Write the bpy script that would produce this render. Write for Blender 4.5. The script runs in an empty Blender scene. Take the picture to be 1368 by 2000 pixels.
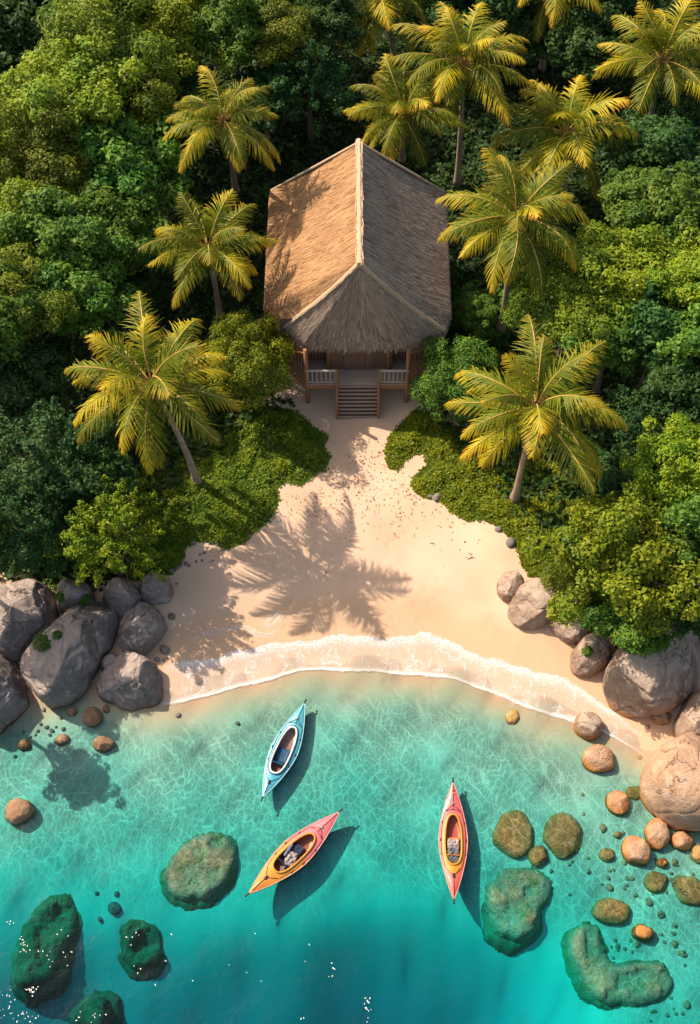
import bpy, math, random
import numpy as np
from mathutils import Vector, noise as mnoise

# ------------------------------------------------------------------ camera, world, sun, exposure
SC = bpy.context.scene
COL = SC.collection
FPX = 2246.0                       # focal length in photograph pixels (photo is 1368 x 2000)
PITCH = math.radians(58)           # looking down
CAM_H = 37.4
cam = bpy.data.cameras.new('camera')
cam.sensor_fit = 'VERTICAL'; cam.sensor_height = 36.0; cam.lens = 36.0 * FPX / 2000.0
cam.clip_start = 0.5; cam.clip_end = 600
camo = bpy.data.objects.new('camera', cam); COL.objects.link(camo)
camo.location = (0, 0, CAM_H); camo.rotation_euler = (math.pi/2 - PITCH, 0, 0)
SC.camera = camo

SUN_EL = math.radians(45); SUN_H = np.array([-0.835, 0.55]); SUN_H = SUN_H/np.linalg.norm(SUN_H)
W = bpy.data.worlds.new('World'); SC.world = W; W.use_nodes = True
wn = W.node_tree.nodes; wl = W.node_tree.links
sky = wn.new('ShaderNodeTexSky'); sky.sky_type = 'NISHITA'; sky.sun_disc = False
sky.sun_elevation = SUN_EL; sky.sun_rotation = math.atan2(SUN_H[0], SUN_H[1])
bg = wn['Background']; bg.inputs['Strength'].default_value = 0.14
sky.dust_density = 3.0; sky.ozone_density = 0.6
warm = wn.new('ShaderNodeMixRGB'); warm.blend_type = 'MULTIPLY'; warm.inputs[0].default_value = 1.0; warm.inputs[2].default_value = (1.0, .92, .82, 1)
wl.new(sky.outputs[0], warm.inputs[1]); wl.new(warm.outputs[0], bg.inputs['Color'])
sun = bpy.data.lights.new('sun', 'SUN'); sun.energy = 4.4; sun.angle = math.radians(0.5); sun.color = (1.0, 0.84, 0.67)
suno = bpy.data.objects.new('sun', sun); COL.objects.link(suno)
trav = Vector((-SUN_H[0]*math.cos(SUN_EL), -SUN_H[1]*math.cos(SUN_EL), -math.sin(SUN_EL)))
suno.rotation_euler = trav.to_track_quat('-Z', 'Y').to_euler(); suno.location = (-30, 30, 50)
SC.view_settings.view_transform = 'Standard'; SC.view_settings.look = 'None'
SC.view_settings.gamma = 1.0; SC.view_settings.exposure = 0.48
SC.render.engine = 'CYCLES'
cy = SC.cycles
cy.max_bounces = 6; cy.diffuse_bounces = 3; cy.glossy_bounces = 2; cy.transmission_bounces = 3
cy.transparent_max_bounces = 12; cy.volume_bounces = 0; cy.caustics_reflective = False; cy.caustics_refractive = False
cy.use_denoising = True

# ------------------------------------------------------------------ small maths: photo pixel -> world
AX = np.array([1.0, 0, 0]); AU = np.array([0, math.sin(PITCH), math.cos(PITCH)]); AF = np.array([0, math.cos(PITCH), -math.sin(PITCH)])
CP = np.array([0, 0, CAM_H])
def ray(px, py): return (px-684)/FPX*AX + (1000-py)/FPX*AU + AF
def at(px, py, z):
    d = ray(px, py); return CP + (z-CAM_H)/d[2]*d
def aty(px, py, y):
    d = ray(px, py); return CP + y/d[1]*d
def mpp(px, py, z):                      # metres per photo pixel there
    return float(np.dot(at(px, py, z)-CP, AF))/FPX
rng = np.random.default_rng(7)
random.seed(7)
def N3(x, y, z=0.0): return mnoise.noise(Vector((x, y, z)))
def ss(a, b, x):
    t = np.clip((x-a)/(b-a), 0, 1); return t*t*(3-2*t)

# ------------------------------------------------------------------ terrain
SHORE = [(-300,1470),(-60,1400),(60,1335),(200,1322),(290,1345),(325,1357),(400,1332),(480,1315),(560,1291),(620,1283),(700,1285),(800,1290),(880,1300),
         (940,1320),(1000,1345),(1060,1366),(1120,1386),(1180,1404),(1250,1445),(1310,1500),(1368,1560),(1500,1640)]
_s = np.array([at(x, y, 0.0)[:2] for x, y in SHORE])
_sx = np.concatenate([[-90], _s[:,0], [90]]); _sy = np.concatenate([[11.5], _s[:,1], [8.0]])
_fx = np.linspace(-90, 90, 3601); _fy = np.interp(_fx, _sx, _sy)
_k = np.hanning(25); _k /= _k.sum(); _fy = np.convolve(np.pad(_fy, 12, 'edge'), _k, 'valid')
def ys(x): return np.interp(x, _fx, _fy)
DEPTH = [(600,1400,.4),(800,1420,.4),(1000,1450,.35),(1150,1500,.3),(300,1480,.45),(100,1500,.45),(450,1430,.4),
 (600,1510,.85),(450,1530,.7),(300,1560,.7),(100,1600,.8),(0,1580,.7),(800,1530,.75),(960,1520,.6),(1100,1580,.55),(1220,1600,.45),(1340,1650,.5),
 (700,1620,1.05),(560,1640,.9),(400,1660,1.1),(200,1660,1.0),(60,1680,1.1),(820,1620,.95),(950,1640,.8),(1080,1700,.85),(1200,1720,.7),(1320,1780,.75),
 (700,1740,1.8),(560,1780,1.6),(400,1800,2.0),(240,1760,1.7),(80,1800,2.5),(830,1720,1.5),(930,1760,1.3),(1060,1800,1.9),(1200,1880,1.6),(1340,1880,.95),
 (700,1900,3.7),(500,1900,3.4),(300,1900,3.3),(100,1930,4.0),(850,1860,3.2),(980,1900,3.2),(1100,1960,2.5),(1250,1980,1.4),(1360,1990,1.4),
 (700,2000,4.3),(400,2000,4.0),(100,2000,4.0),(900,2000,3.8),(700,2200,5.0),(0,2200,5.0),(1400,2200,3.5),(-300,1700,2.6),(-300,2000,5.0),(1700,1800,1.5),(1700,2100,3.0)]
_dp = np.array([list(at(a, b, 0)[:2])+[c] for a, b, c in DEPTH])
_gx = np.arange(-40, 40.1, .4); _gy = np.arange(-20, 24.1, .4)
_GX, _GY = np.meshgrid(_gx, _gy); _n = 0; _d = 0
for a, b, c in _dp:
    w = 1.0/((_GX-a)**2+(_GY-b)**2+0.4)**1.6
    _n = _n+w*c; _d = _d+w
_GD = _n/_d; _GD = _GD*.31*(1+1.7*ss(1.4, 4.2, _GD))
for _ in range(10):
    _p = np.pad(_GD, 1, 'edge'); _GD = (_p[:-2,1:-1]+_p[2:,1:-1]+_p[1:-1,:-2]+_p[1:-1,2:]+2*_GD)/6
def depth_at(x, y):
    x = np.asarray(x, float); y = np.asarray(y, float)
    u = np.clip((x+40)/.4, 0, len(_gx)-1.001); v = np.clip((y+20)/.4, 0, len(_gy)-1.001); i = u.astype(int); j = v.astype(int); fu = u-i; fv = v-j
    d = (_GD[j,i]*(1-fu)+_GD[j,i+1]*fu)*(1-fv)+(_GD[j+1,i]*(1-fu)+_GD[j+1,i+1]*fu)*fv
    s = np.maximum(ys(x)-y, 0); l = 0.03*s+0.026*s**1.95
    return d*l/(d**3+l**3+1e-9)**(1/3)
def _wob(x, y):
    return (0.06*np.sin(x*0.9+0.4*y)+0.05*np.sin(1.7*y-0.8*x+1.0)+0.035*np.sin(2.9*x+1.3*y+2.0))
def H(x, y):
    x = np.asarray(x, float); y = np.asarray(y, float)
    s = y-ys(x); sp = np.maximum(s, 0)
    land = 0.95*(1-np.exp(-sp/8.0)) + 0.035*np.maximum(y-36, 0) + 0.5*ss(8, 16, np.abs(x))*ss(3, 9, sp) + _wob(x, y)*ss(0.5, 3, sp)*0.6
    return np.where(s > 0, land, -depth_at(x, y) )
def h1(x, y): return float(H(np.array([x]), np.array([y]))[0])
def ground_at(px, py):
    z = 0.5
    for _ in range(6):
        p = at(px, py, z); z = h1(p[0], p[1])
    return at(px, py, z)

def in_poly(x, y, poly):
    x = np.asarray(x); y = np.asarray(y); inside = np.zeros(x.shape, bool)
    n = len(poly)
    for i in range(n):
        x1, y1 = poly[i]; x2, y2 = poly[(i+1) % n]
        c = ((y1 > y) != (y2 > y)) & (x < (x2-x1)*(y-y1)/(y2-y1+1e-12)+x1)
        inside ^= c
    return inside
def wpoly(pts, z=0.6): return [tuple(at(a, b, z)[:2]) for a, b in pts]

# ------------------------------------------------------------------ object helpers
def tag(o, label=None, cat=None, group=None, kind=None):
    if label: o['label'] = label
    if cat: o['category'] = cat
    if group: o['group'] = group
    if kind: o['kind'] = kind
    return o
def mesh(name, v, f, mat=None, smooth=False, attrs=None, parent=None, link=True):
    me = bpy.data.meshes.new(name)
    if isinstance(f, np.ndarray):
        v = np.asarray(v, np.float32); k = f.shape[1]
        me.vertices.add(len(v)); me.vertices.foreach_set('co', v.ravel())
        me.loops.add(f.size); me.loops.foreach_set('vertex_index', f.astype(np.int32).ravel())
        me.polygons.add(len(f)); me.polygons.foreach_set('loop_start', np.arange(0, f.size, k, dtype=np.int32))
        me.update(calc_edges=True); me.validate()
    else:
        me.from_pydata([tuple(map(float, p)) for p in v], [], [tuple(q) for q in f]); me.update()
    if smooth: me.polygons.foreach_set('use_smooth', np.ones(len(me.polygons), bool))
    for an, av in (attrs or {}).items():
        a = me.attributes.new(an, 'FLOAT', 'POINT'); a.data.foreach_set('value', np.asarray(av, np.float32))
    if mat: me.materials.append(mat)
    if not link: return me
    o = bpy.data.objects.new(name, me); COL.objects.link(o)
    if parent: o.parent = parent
    return o
def inst(name, me, parent=None, loc=None, rot=None, scale=None):
    o = bpy.data.objects.new(name, me); COL.objects.link(o)
    if parent: o.parent = parent
    if loc is not None: o.location = loc
    if rot is not None: o.rotation_euler = rot
    if scale is not None: o.scale = scale
    return o
def empty(name, loc, rz=0.0):
    o = bpy.data.objects.new(name, None); COL.objects.link(o); o.location = loc; o.rotation_euler = (0, 0, rz)
    o.empty_display_size = 0.2
    return o
class MB:
    """collects simple shapes into one mesh"""
    def __init__(s): s.v = []; s.f = []; s.a = []
    def add(s, v, f, a=0.5):
        n = len(s.v); s.v += [tuple(p) for p in v]; s.f += [tuple(i+n for i in q) for q in f]; s.a += [a]*len(v)
    def box(s, c, d, rz=0.0, jit=0.0, a=0.5):
        cx, cy_, cz = c; dx, dy, dz = d[0]/2, d[1]/2, d[2]/2; co, si = math.cos(rz), math.sin(rz)
        b = min(dx, dy, dz)*0.18; v = []
        for z, i in ((-dz, b), (-dz+b, 0), (dz-b, 0), (dz, b)):
            for x, y in ((-dx+i, -dy+i), (dx-i, -dy+i), (dx-i, dy-i), (-dx+i, dy-i)):
                v.append((cx+x*co-y*si, cy_+x*si+y*co, cz+z+random.uniform(-jit, jit)))
        f = [(3, 2, 1, 0), (12, 13, 14, 15)]
        for r in range(3):
            for k in range(4):
                f.append((r*4+k, r*4+(k+1) % 4, r*4+4+(k+1) % 4, r*4+4+k))
        s.add(v, f, a)
    def tube(s, pts, rad, n=8, a=0.5, cap=True):
        pts = [np.array(p, float) for p in pts]; m = len(pts)
        if not hasattr(rad, '__len__'): rad = [rad]*m
        v = []; f = []; ref = np.array([0.31, 0.17, 0.93])
        for i, p in enumerate(pts):
            t = pts[min(i+1, m-1)]-pts[max(i-1, 0)]; t = t/(np.linalg.norm(t)+1e-9)
            u = np.cross(t, ref)
            if np.linalg.norm(u) < 0.1: u = np.cross(t, np.array([1.0, 0.1, 0]))
            u /= np.linalg.norm(u); w = np.cross(t, u)
            for k in range(n):
                q = 2*math.pi*k/n; v.append(p+rad[i]*(math.cos(q)*u+math.sin(q)*w))
        for i in range(m-1):
            for k in range(n):
                f.append((i*n+k, i*n+(k+1) % n, (i+1)*n+(k+1) % n, (i+1)*n+k))
        if cap: f.append(tuple(range(n))[::-1]); f.append(tuple((m-1)*n+k for k in range(n)))
        s.add(v, f, a)
    def build(s, name, mat, parent=None, smooth=False):
        return mesh(name, s.v, s.f, mat, smooth, {'var': s.a}, parent)

# ------------------------------------------------------------------ materials
def newmat(name):
    m = bpy.data.materials.new(name); m.use_nodes = True
    nt = m.node_tree; nt.nodes.clear()
    out = nt.nodes.new('ShaderNodeOutputMaterial')
    return m, nt, out
class G:
    def __init__(s, nt): s.nt = nt
    def n(s, t, **kw):
        x = s.nt.nodes.new('ShaderNode'+t)
        for k, v in kw.items():
            if hasattr(x, k): setattr(x, k, v)
        return x
    def set(s, sock, v):
        if hasattr(v, 'is_output'): s.nt.links.new(v, sock)
        elif v is not None:
            if sock.type == 'RGBA' and hasattr(v, '__len__') and len(v) == 3: v = (*v, 1)
            sock.default_value = v
    def coord(s, kind='Object'): return s.n('TexCoord').outputs[kind]
    def pos(s): return s.n('NewGeometry').outputs['Position']
    def attr(s, name): return s.n('Attribute', attribute_name=name).outputs['Fac']
    def mapping(s, v, scale=(1, 1, 1), rot=(0, 0, 0)):
        m = s.n('Mapping'); s.set(m.inputs['Vector'], v); m.inputs['Scale'].default_value = scale; m.inputs['Rotation'].default_value = rot; return m.outputs[0]
    def noise(s, v, scale, detail=4, rough=.55, dist=0.0):
        x = s.n('TexNoise'); s.set(x.inputs['Vector'], v); x.inputs['Scale'].default_value = scale; x.inputs['Detail'].default_value = detail
        x.inputs['Roughness'].default_value = rough; x.inputs['Distortion'].default_value = dist; return x.outputs['Fac']
    def noisec(s, v, scale, detail=3):
        x = s.n('TexNoise'); s.set(x.inputs['Vector'], v); x.inputs['Scale'].default_value = scale; x.inputs['Detail'].default_value = detail; return x.outputs['Color']
    def vor(s, v, scale, feature='F1', rnd=1.0):
        x = s.n('TexVoronoi', feature=feature); s.set(x.inputs['Vector'], v); x.inputs['Scale'].default_value = scale; x.inputs['Randomness'].default_value = rnd
        return x.outputs['Distance']
    def ramp(s, fac, stops, interp='LINEAR'):
        r = s.n('ValToRGB'); r.color_ramp.interpolation = interp; e = r.color_ramp.elements
        while len(e) < len(stops): e.new(0.5)
        for i, (p, c) in enumerate(stops):
            e[i].position = p; e[i].color = (c, c, c, 1) if not hasattr(c, '__len__') else (*c, 1)
        s.set(r.inputs[0], fac); return r.outputs[0]
    def mix(s, fac, a, b, mode='MIX'):
        m = s.n('MixRGB', blend_type=mode); s.set(m.inputs[0], fac); s.set(m.inputs[1], a); s.set(m.inputs[2], b); return m.outputs[0]
    def math(s, op, a, b=None, c=None, clamp=False):
        m = s.n('Math', operation=op); m.use_clamp = clamp; s.set(m.inputs[0], a)
        if b is not None: s.set(m.inputs[1], b)
        if c is not None: s.set(m.inputs[2], c)
        return m.outputs[0]
    def mrange(s, v, a, b, c=0.0, d=1.0):
        m = s.n('MapRange'); m.interpolation_type = 'SMOOTHSTEP'; s.set(m.inputs[0], v)
        for i, q in enumerate((a, b, c, d)): m.inputs[i+1].default_value = q
        return m.outputs[0]
    def sepz(s, v, i=2):
        x = s.n('SeparateXYZ'); s.set(x.inputs[0], v); return x.outputs[i]
    def bump(s, h, strength=.3, dist=.05, normal=None):
        b = s.n('Bump'); b.inputs['Strength'].default_value = strength; b.inputs['Distance'].default_value = dist; s.set(b.inputs['Height'], h)
        if normal is not None: s.set(b.inputs['Normal'], normal)
        return b.outputs[0]
    def bsdf(s, color, rough=.8, spec=.3, normal=None):
        p = s.n('BsdfPrincipled'); s.set(p.inputs['Base Color'], color); s.set(p.inputs['Roughness'], rough); p.inputs['Specular IOR Level'].default_value = spec
        if normal is not None: s.set(p.inputs['Normal'], normal)
        return p
def leaf_mat(name, c1, c2, c3, trans=.30, hue=.03, tipattr=None, tip=None):
    m, nt, out = newmat(name); g = G(nt)
    col = g.ramp(g.attr('var'), [(0.0, c1), (0.5, c2), (1.0, c3)])
    if tip is not None:
        t = g.attr('tt')
        nz = g.noise(g.coord(), 2.3, 2)
        tv = g.math('ADD', t, g.math('MULTIPLY', g.math('SUBTRACT', nz, .5), .7))
        orand = g.n('ObjectInfo').outputs['Random']
        tv = g.math('ADD', tv, g.math('MULTIPLY', g.math('SUBTRACT', orand, .6), .5))
        col = g.mix(g.mrange(tv, .34, .92), col, tip[0]); col = g.mix(g.mrange(tv, .82, 1.12), col, tip[1])
    oi = g.n('ObjectInfo').outputs['Random']
    hs = g.n('HueSaturation'); g.set(hs.inputs['Color'], col)
    g.set(hs.inputs['Hue'], g.math('ADD', g.math('MULTIPLY', g.math('SUBTRACT', oi, .5), hue), .5))
    g.set(hs.inputs['Value'], g.math('ADD', g.math('MULTIPLY', oi, .35), .82))
    p = g.bsdf(hs.outputs[0], .55, .25)
    tr = g.n('BsdfTranslucent'); g.set(tr.inputs[0], hs.outputs[0])
    mx = g.n('MixShader'); mx.inputs[0].default_value = trans
    nt.links.new(p.outputs[0], mx.inputs[1]); nt.links.new(tr.outputs[0], mx.inputs[2]); nt.links.new(mx.outputs[0], out.inputs[0])
    return m
def plain(name, color, rough=.6, spec=.4, nscale=6.0, var=.25, bump=.0, metal=0.0, coat=0.0):
    m, nt, out = newmat(name); g = G(nt); co = g.coord()
    nz = g.noise(co, nscale, 4)
    d = tuple(c*(1-var) for c in color); l = tuple(min(1, c*(1+var)) for c in color)
    col = g.ramp(nz, [(.3, d), (.7, l)])
    p = g.bsdf(col, rough, spec, g.bump(nz, bump, .02) if bump else None)
    p.inputs['Metallic'].default_value = metal; p.inputs['Coat Weight'].default_value = coat
    nt.links.new(p.outputs[0], out.inputs[0]); return m
M = {}
M['leaf_yellow'] = leaf_mat('leaf_yellow_green', (0.1,0.2,0.012), (0.22,0.3,0.014), (0.36,0.39,0.018))
M['leaf_olive'] = leaf_mat('leaf_olive', (0.075,0.145,0.012), (0.16,0.225,0.016), (0.27,0.3,0.02))
M['leaf_mid'] = leaf_mat('leaf_mid_green', (0.045,0.14,0.018), (0.1,0.225,0.024), (0.2,0.31,0.03))
M['leaf_dark'] = leaf_mat('leaf_dark_green', (0.024,0.08,0.018), (0.05,0.125,0.026), (0.095,0.185,0.032))
M['leaf_blue'] = leaf_mat('leaf_blue_green', (.028,.095,.028), (.055,.145,.038), (.11,.205,.045))
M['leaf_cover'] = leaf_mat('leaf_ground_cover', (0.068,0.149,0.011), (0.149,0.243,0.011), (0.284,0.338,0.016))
M['leaf_cover_sunny'] = leaf_mat('leaf_ground_cover_sunny', (.09,.16,.008), (.19,.25,.008), (.32,.34,.012))  # sunlit copy of the ground cover, the sun's yellow put into the leaves
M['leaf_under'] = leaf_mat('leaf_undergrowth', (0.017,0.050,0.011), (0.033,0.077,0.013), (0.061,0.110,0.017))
M['frond'] = leaf_mat('palm_frond', (0.085,0.145,0.01), (0.165,0.215,0.012), (0.27,0.29,0.016), trans=.30, hue=.025, tip=((.56,.40,.014), (.55,.25,.02)))
M['rachis'] = plain('frond_rib', (.50,.33,.08), .5, .3)
M['dry_leaf'] = plain('dry_leaf', (.34,.15,.06), .8, .2, 30, .5)
M['fleck'] = plain('white_petal', (.85,.85,.82), .6, .3)
def bark(name, c1, c2, ring=True):
    m, nt, out = newmat(name); g = G(nt); co = g.coord()
    nz = g.noise(co, 5, 5)
    col = g.ramp(nz, [(.3, c1), (.7, c2)])
    h = nz
    if ring:
        w = g.n('TexWave', wave_type='BANDS', bands_direction='Z'); g.set(w.inputs['Vector'], co); w.inputs['Scale'].default_value = 2.6; w.inputs['Distortion'].default_value = 1.2; w.inputs['Detail Scale'].default_value = 2
        col = g.mix(g.math('MULTIPLY', w.outputs['Fac'], .45), col, tuple(c*.35 for c in c1)); h = g.math('SUBTRACT', nz, w.outputs['Fac'])
    p = g.bsdf(col, .85, .2, g.bump(h, .5, .04)); nt.links.new(p.outputs[0], out.inputs[0]); return m
M['palm_bark'] = bark('palm_bark', (.34,.26,.19), (.58,.46,.35))
M['bark'] = bark('tree_bark', (.10,.075,.055), (.22,.17,.13), False)
M['fibre'] = bark('palm_fibre', (.16,.075,.035), (.36,.20,.10), False)
M['coconut'] = plain('coconut', (.20,.14,.04), .5, .4)
def wood(name, c1, c2, sc=(1, 1, 1), rough=.75):
    m, nt, out = newmat(name); g = G(nt); co = g.coord()
    nz = g.noise(g.mapping(co, sc), 6, 6, .65)
    n2 = g.noise(co, 1.3, 3)
    col = g.ramp(nz, [(.25, c1), (.75, c2)])
    col = g.mix(g.math('MULTIPLY', n2, .5), col, tuple(c*.55 for c in c1))
    col = g.mix(g.math('MULTIPLY', g.attr('var'), .55), col, tuple(c*.5 for c in c2))
    p = g.bsdf(col, rough, .25, g.bump(nz, .4, .02)); nt.links.new(p.outputs[0], out.inputs[0]); return m
M['wood'] = wood('warm_timber', (.30,.14,.06), (.55,.29,.15), (1, 1, 6))
M['wood_grey'] = wood('weathered_timber', (.40,.28,.20), (.66,.50,.38), (1, 8, 8))
M['wood_dark'] = wood('dark_boards', (.15,.085,.06), (.30,.19,.13), (10, 10, 1))
M['wood_pale'] = wood('pale_rail_wood', (.48,.42,.37), (.72,.65,.58), (1, 8, 8))
def thatch(name, c1, c2, c3):
    m, nt, out = newmat(name); g = G(nt)
    a = g.attr('var'); nz = g.noise(g.pos(), .9, 4); n2 = g.noise(g.pos(), 9, 3)
    f = g.math('ADD', g.math('MULTIPLY', a, .62), g.math('ADD', g.math('MULTIPLY', nz, .30), g.math('MULTIPLY', n2, .14)))
    col = g.ramp(f, [(.18, c1), (.5, c2), (.85, c3)])
    p = g.bsdf(col, .9, .1); nt.links.new(p.outputs[0], out.inputs[0]); return m
M['thatch'] = thatch('thatch_straw', (.15,.08,.04), (.39,.215,.105), (.55,.33,.165))  # lit slope: orange sun tone put into the straw colour
M['thatch_grey'] = thatch('weathered_shaded_thatch_straw', (.11,.08,.062), (.32,.24,.185), (.54,.42,.32))  # weathered front hip; the off-sun slope has its shade put into this straw colour
M['thatch_cap'] = thatch('thatch_cap_straw', (.36,.25,.16), (.58,.42,.28), (.72,.55,.38))

# sand
def sand_mat(name, dry, dry2, wet, bed):
    m, nt, out = newmat(name); g = G(nt); p0 = g.pos()
    n1 = g.noise(p0, .55, 4); n2 = g.noise(p0, 16, 3); n3 = g.noise(p0, 70, 2)
    col = g.ramp(n1, [(.3, dry2), (.65, dry)])
    col = g.mix(g.mrange(n3, .35, .75, 0, .30), col, tuple(c*.72 for c in dry))
    wv = g.math('ADD', g.attr('wet'), g.math('MULTIPLY', g.math('SUBTRACT', g.noise(p0, .7, 4), .5), .5))
    wf = g.mrange(wv, .25, .62)
    col = g.mix(wf, col, wet)
    bf = g.mrange(g.sepz(p0), -.01, -.20)
    bcol = g.mix(g.mrange(g.noise(p0, .45, 5), .50, .78, 0, .38), bed, (bed[0]*.62, bed[1]*.72, bed[2]*.72))
    bcol = g.mix(g.mrange(g.noise(p0, 2.2, 5, .6), .55, .75, 0, .25), bcol, (bed[0]*.6, bed[1]*.7, bed[2]*.6))
    col = g.mix(bf, col, bcol)
    hh = g.math('ADD', g.math('MULTIPLY', n2, .5), g.math('ADD', g.math('MULTIPLY', n1, 1.2), g.math('MULTIPLY', n3, .18)))
    rough = g.mix(wf, (.9, .9, .9), (.45, .45, .45))
    hh = g.math('ADD', hh, g.math('MULTIPLY', g.mrange(g.vor(p0, 1.9, 'SMOOTH_F1'), .05, .42), g.math('MULTIPLY', g.mrange(g.noise(p0, .35, 2), .42, .6), .9)))
    nb = g.n('Bump'); nb.inputs['Distance'].default_value = .04; g.set(nb.inputs['Height'], hh); g.set(nb.inputs['Strength'], g.math('MULTIPLY', g.math('SUBTRACT', 1.0, bf), .45)); nb = nb.outputs[0]
    b = g.bsdf(col, rough, .25, nb); nt.links.new(b.outputs[0], out.inputs[0]); return m
M['sand'] = sand_mat('beach_sand', (.73,.515,.37), (.66,.45,.305), (.61,.405,.255), (.88,.82,.66))
def soil_mat():
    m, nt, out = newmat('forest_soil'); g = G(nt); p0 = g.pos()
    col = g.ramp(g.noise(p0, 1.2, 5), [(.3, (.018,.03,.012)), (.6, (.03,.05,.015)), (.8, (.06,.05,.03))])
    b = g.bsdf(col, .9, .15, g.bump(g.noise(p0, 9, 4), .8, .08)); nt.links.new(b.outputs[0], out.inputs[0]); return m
M['soil'] = soil_mat()
def rock_mat(name, c1, c2, lichen, stain, stz, moss=None, mossamt=.5, crack=.5, dust=None, cks=.62, bd=.09):
    m, nt, out = newmat(name); g = G(nt); p0 = g.pos(); ob = g.coord()
    n1 = g.noise(p0, 1.1, 6, .6); n2 = g.noise(p0, 7, 5, .65); n3 = g.noise(p0, 38, 3)
    col = g.ramp(n1, [(.3, c1), (.68, c2)])
    col = g.mix(g.mrange(n3, .45, .7, 0, .5), col, tuple(c*.55 for c in c1))
    if lichen: col = g.mix(g.math('MULTIPLY', g.mrange(g.noise(p0, 2.1, 6, .65, .5), .54, .66), .55), col, lichen)
    if dust:
        nzv = g.sepz(g.n('NewGeometry').outputs['Normal'])
        col = g.mix(g.math('MULTIPLY', g.mrange(g.math('ADD', nzv, g.math('MULTIPLY', g.math('SUBTRACT', n2, .5), .9)), .55, .95), .75), col, dust)
    z = g.math('ADD', g.sepz(p0), g.math('MULTIPLY', g.math('SUBTRACT', n2, .5), .5))
    if stain: col = g.mix(g.mrange(z, stz, stz-.35, 0, .85), col, stain)
    if moss: col = g.mix(g.math('MULTIPLY', g.mrange(g.noise(p0, 1.6, 6, .62, .6), .66-.3*mossamt, .78-.3*mossamt), .9), col, moss)
    dv = g.n('VectorMath', operation='ADD'); g.set(dv.inputs[0], p0)
    sc = g.n('VectorMath', operation='SCALE'); g.set(sc.inputs[0], g.noisec(p0, 1.0, 4)); sc.inputs['Scale'].default_value = 2.2; g.set(dv.inputs[1], sc.outputs[0])
    ck = g.mrange(g.vor(dv.outputs[0], cks, 'DISTANCE_TO_EDGE'), .0, .016, 1, 0)
    ckm = g.math('MULTIPLY', ck, g.mrange(g.noise(p0, .9, 3), .50, .62))
    col = g.mix(g.math('MULTIPLY', ckm, crack), col, tuple(c*.22 for c in c1))
    hh = g.math('ADD', g.math('MULTIPLY', n2, 1.0), g.math('ADD', g.math('MULTIPLY', n3, .35), g.math('MULTIPLY', ckm, -1.4)))
    b = g.bsdf(col, .85, .25, g.bump(hh, .75, bd)); nt.links.new(b.outputs[0], out.inputs[0]); return m
M['rock_grey'] = rock_mat('grey_granite', (.15,.12,.11), (.34,.29,.265), (.56,.54,.53), (.24,.13,.06), .30, dust=(.47,.385,.33))
M['rock_tan'] = rock_mat('tan_granite', (.25,.165,.12), (.45,.33,.25), (.55,.46,.38), (.42,.18,.04), .45, dust=(.53,.42,.33))
M['rock_brown'] = rock_mat('brown_wet_stone', (.26,.15,.08), (.43,.28,.17), (.48,.36,.26), (.26,.13,.04), .12)
M['rock_amber'] = rock_mat('amber_stone', (.42,.25,.15), (.56,.38,.26), (.62,.48,.37), (.48,.19,.03), .34, crack=.3)
M['rock_sunk'] = rock_mat('algae_stone', (.42,.26,.08), (.60,.40,.16), (.60,.45,.25), None, 0, (.30,.27,.08), .3, .2)
M['reef'] = rock_mat('reef_stone', (.44,.41,.24), (.64,.57,.37), (.64,.60,.46), None, 0, (.24,.33,.12), .42, .45, cks=1.5, bd=.16)
M['reef_dark'] = rock_mat('weedy_reef_stone', (.22,.25,.12), (.38,.38,.20), (.60,.55,.40), None, 0, (.13,.22,.10), .8, .4, cks=1.5, bd=.2)
M['pebble_brown'] = rock_mat('brown_pebble_stone', (.42,.33,.19), (.66,.52,.32), None, None, 0)
M['pebble'] = rock_mat('pebble_stone', (.17,.15,.13), (.32,.28,.25), None, None, 0)
M['weed_base'] = rock_mat('reef_weed', (.20,.29,.15), (.34,.42,.22), None, None, 0, (.14,.24,.09), .4, 0)

# ------------------------------------------------------------------ ground sheets
def axis(lo, a, b, hi, step):
    return np.unique(np.round(np.concatenate([np.linspace(lo, a, 14), np.arange(a, b, step), np.linspace(b, hi, 14)]), 4))
gx = axis(-70, -20, 20, 70, .17); gy = axis(-30, 2, 48, 120, .17)
GX, GY = np.meshgrid(gx, gy); GZ = H(GX, GY)
SAND_PX = [(575,765),(585,800),(604,832),(638,850),(640,903),(600,938),(545,946),(532,1002),(490,1042),(440,1062),(376,1052),(352,1092),(322,1125),
           (250,1150),(130,1190),(0,1150),(-200,1150),(-900,1200),(-900,2900),(2300,2900),(2300,1600),(1500,1400),(1300,1250),(1100,1125),(1062,1128),
           (1026,1104),(1010,1058),(965,1018),(900,1008),(850,973),(816,962),(806,935),(831,912),(828,884),(800,888),(776,914),(757,890),(762,850),(800,812),(822,790),(818,760)]
SANDW = wpoly(SAND_PX, .7)
# foam curve (upper edge of the spent wave)
FOAM_PX = [(318,1300),(360,1291),(420,1281),(480,1266),(540,1251),(600,1251),(640,1241),(700,1244),(760,1246),(820,1237),(870,1244),(920,1271),(980,1291),(1040,1306),(1100,1327),(1150,1350),(1200,1392),(1262,1440)]
_f = np.array([at(x, y, 0.06)[:2] for x, y in FOAM_PX])
def yf(x):
    y = np.interp(x, _f[:,0], _f[:,1]); lo = ys(x)+.15
    return np.where((x < _f[0,0]) | (x > _f[-1,0]), ys(x)+.5, np.maximum(y, lo))
wet = np.clip(1.0-(GY-yf(GX))/2.6, 0, 1)
ny, nx = GX.shape
idx = np.arange(ny*nx).reshape(ny, nx)
Q = np.stack([idx[:-1,:-1], idx[:-1,1:], idx[1:,1:], idx[1:,:-1]], -1).reshape(-1, 4)
V = np.stack([GX, GY, GZ], -1).reshape(-1, 3)
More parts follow.
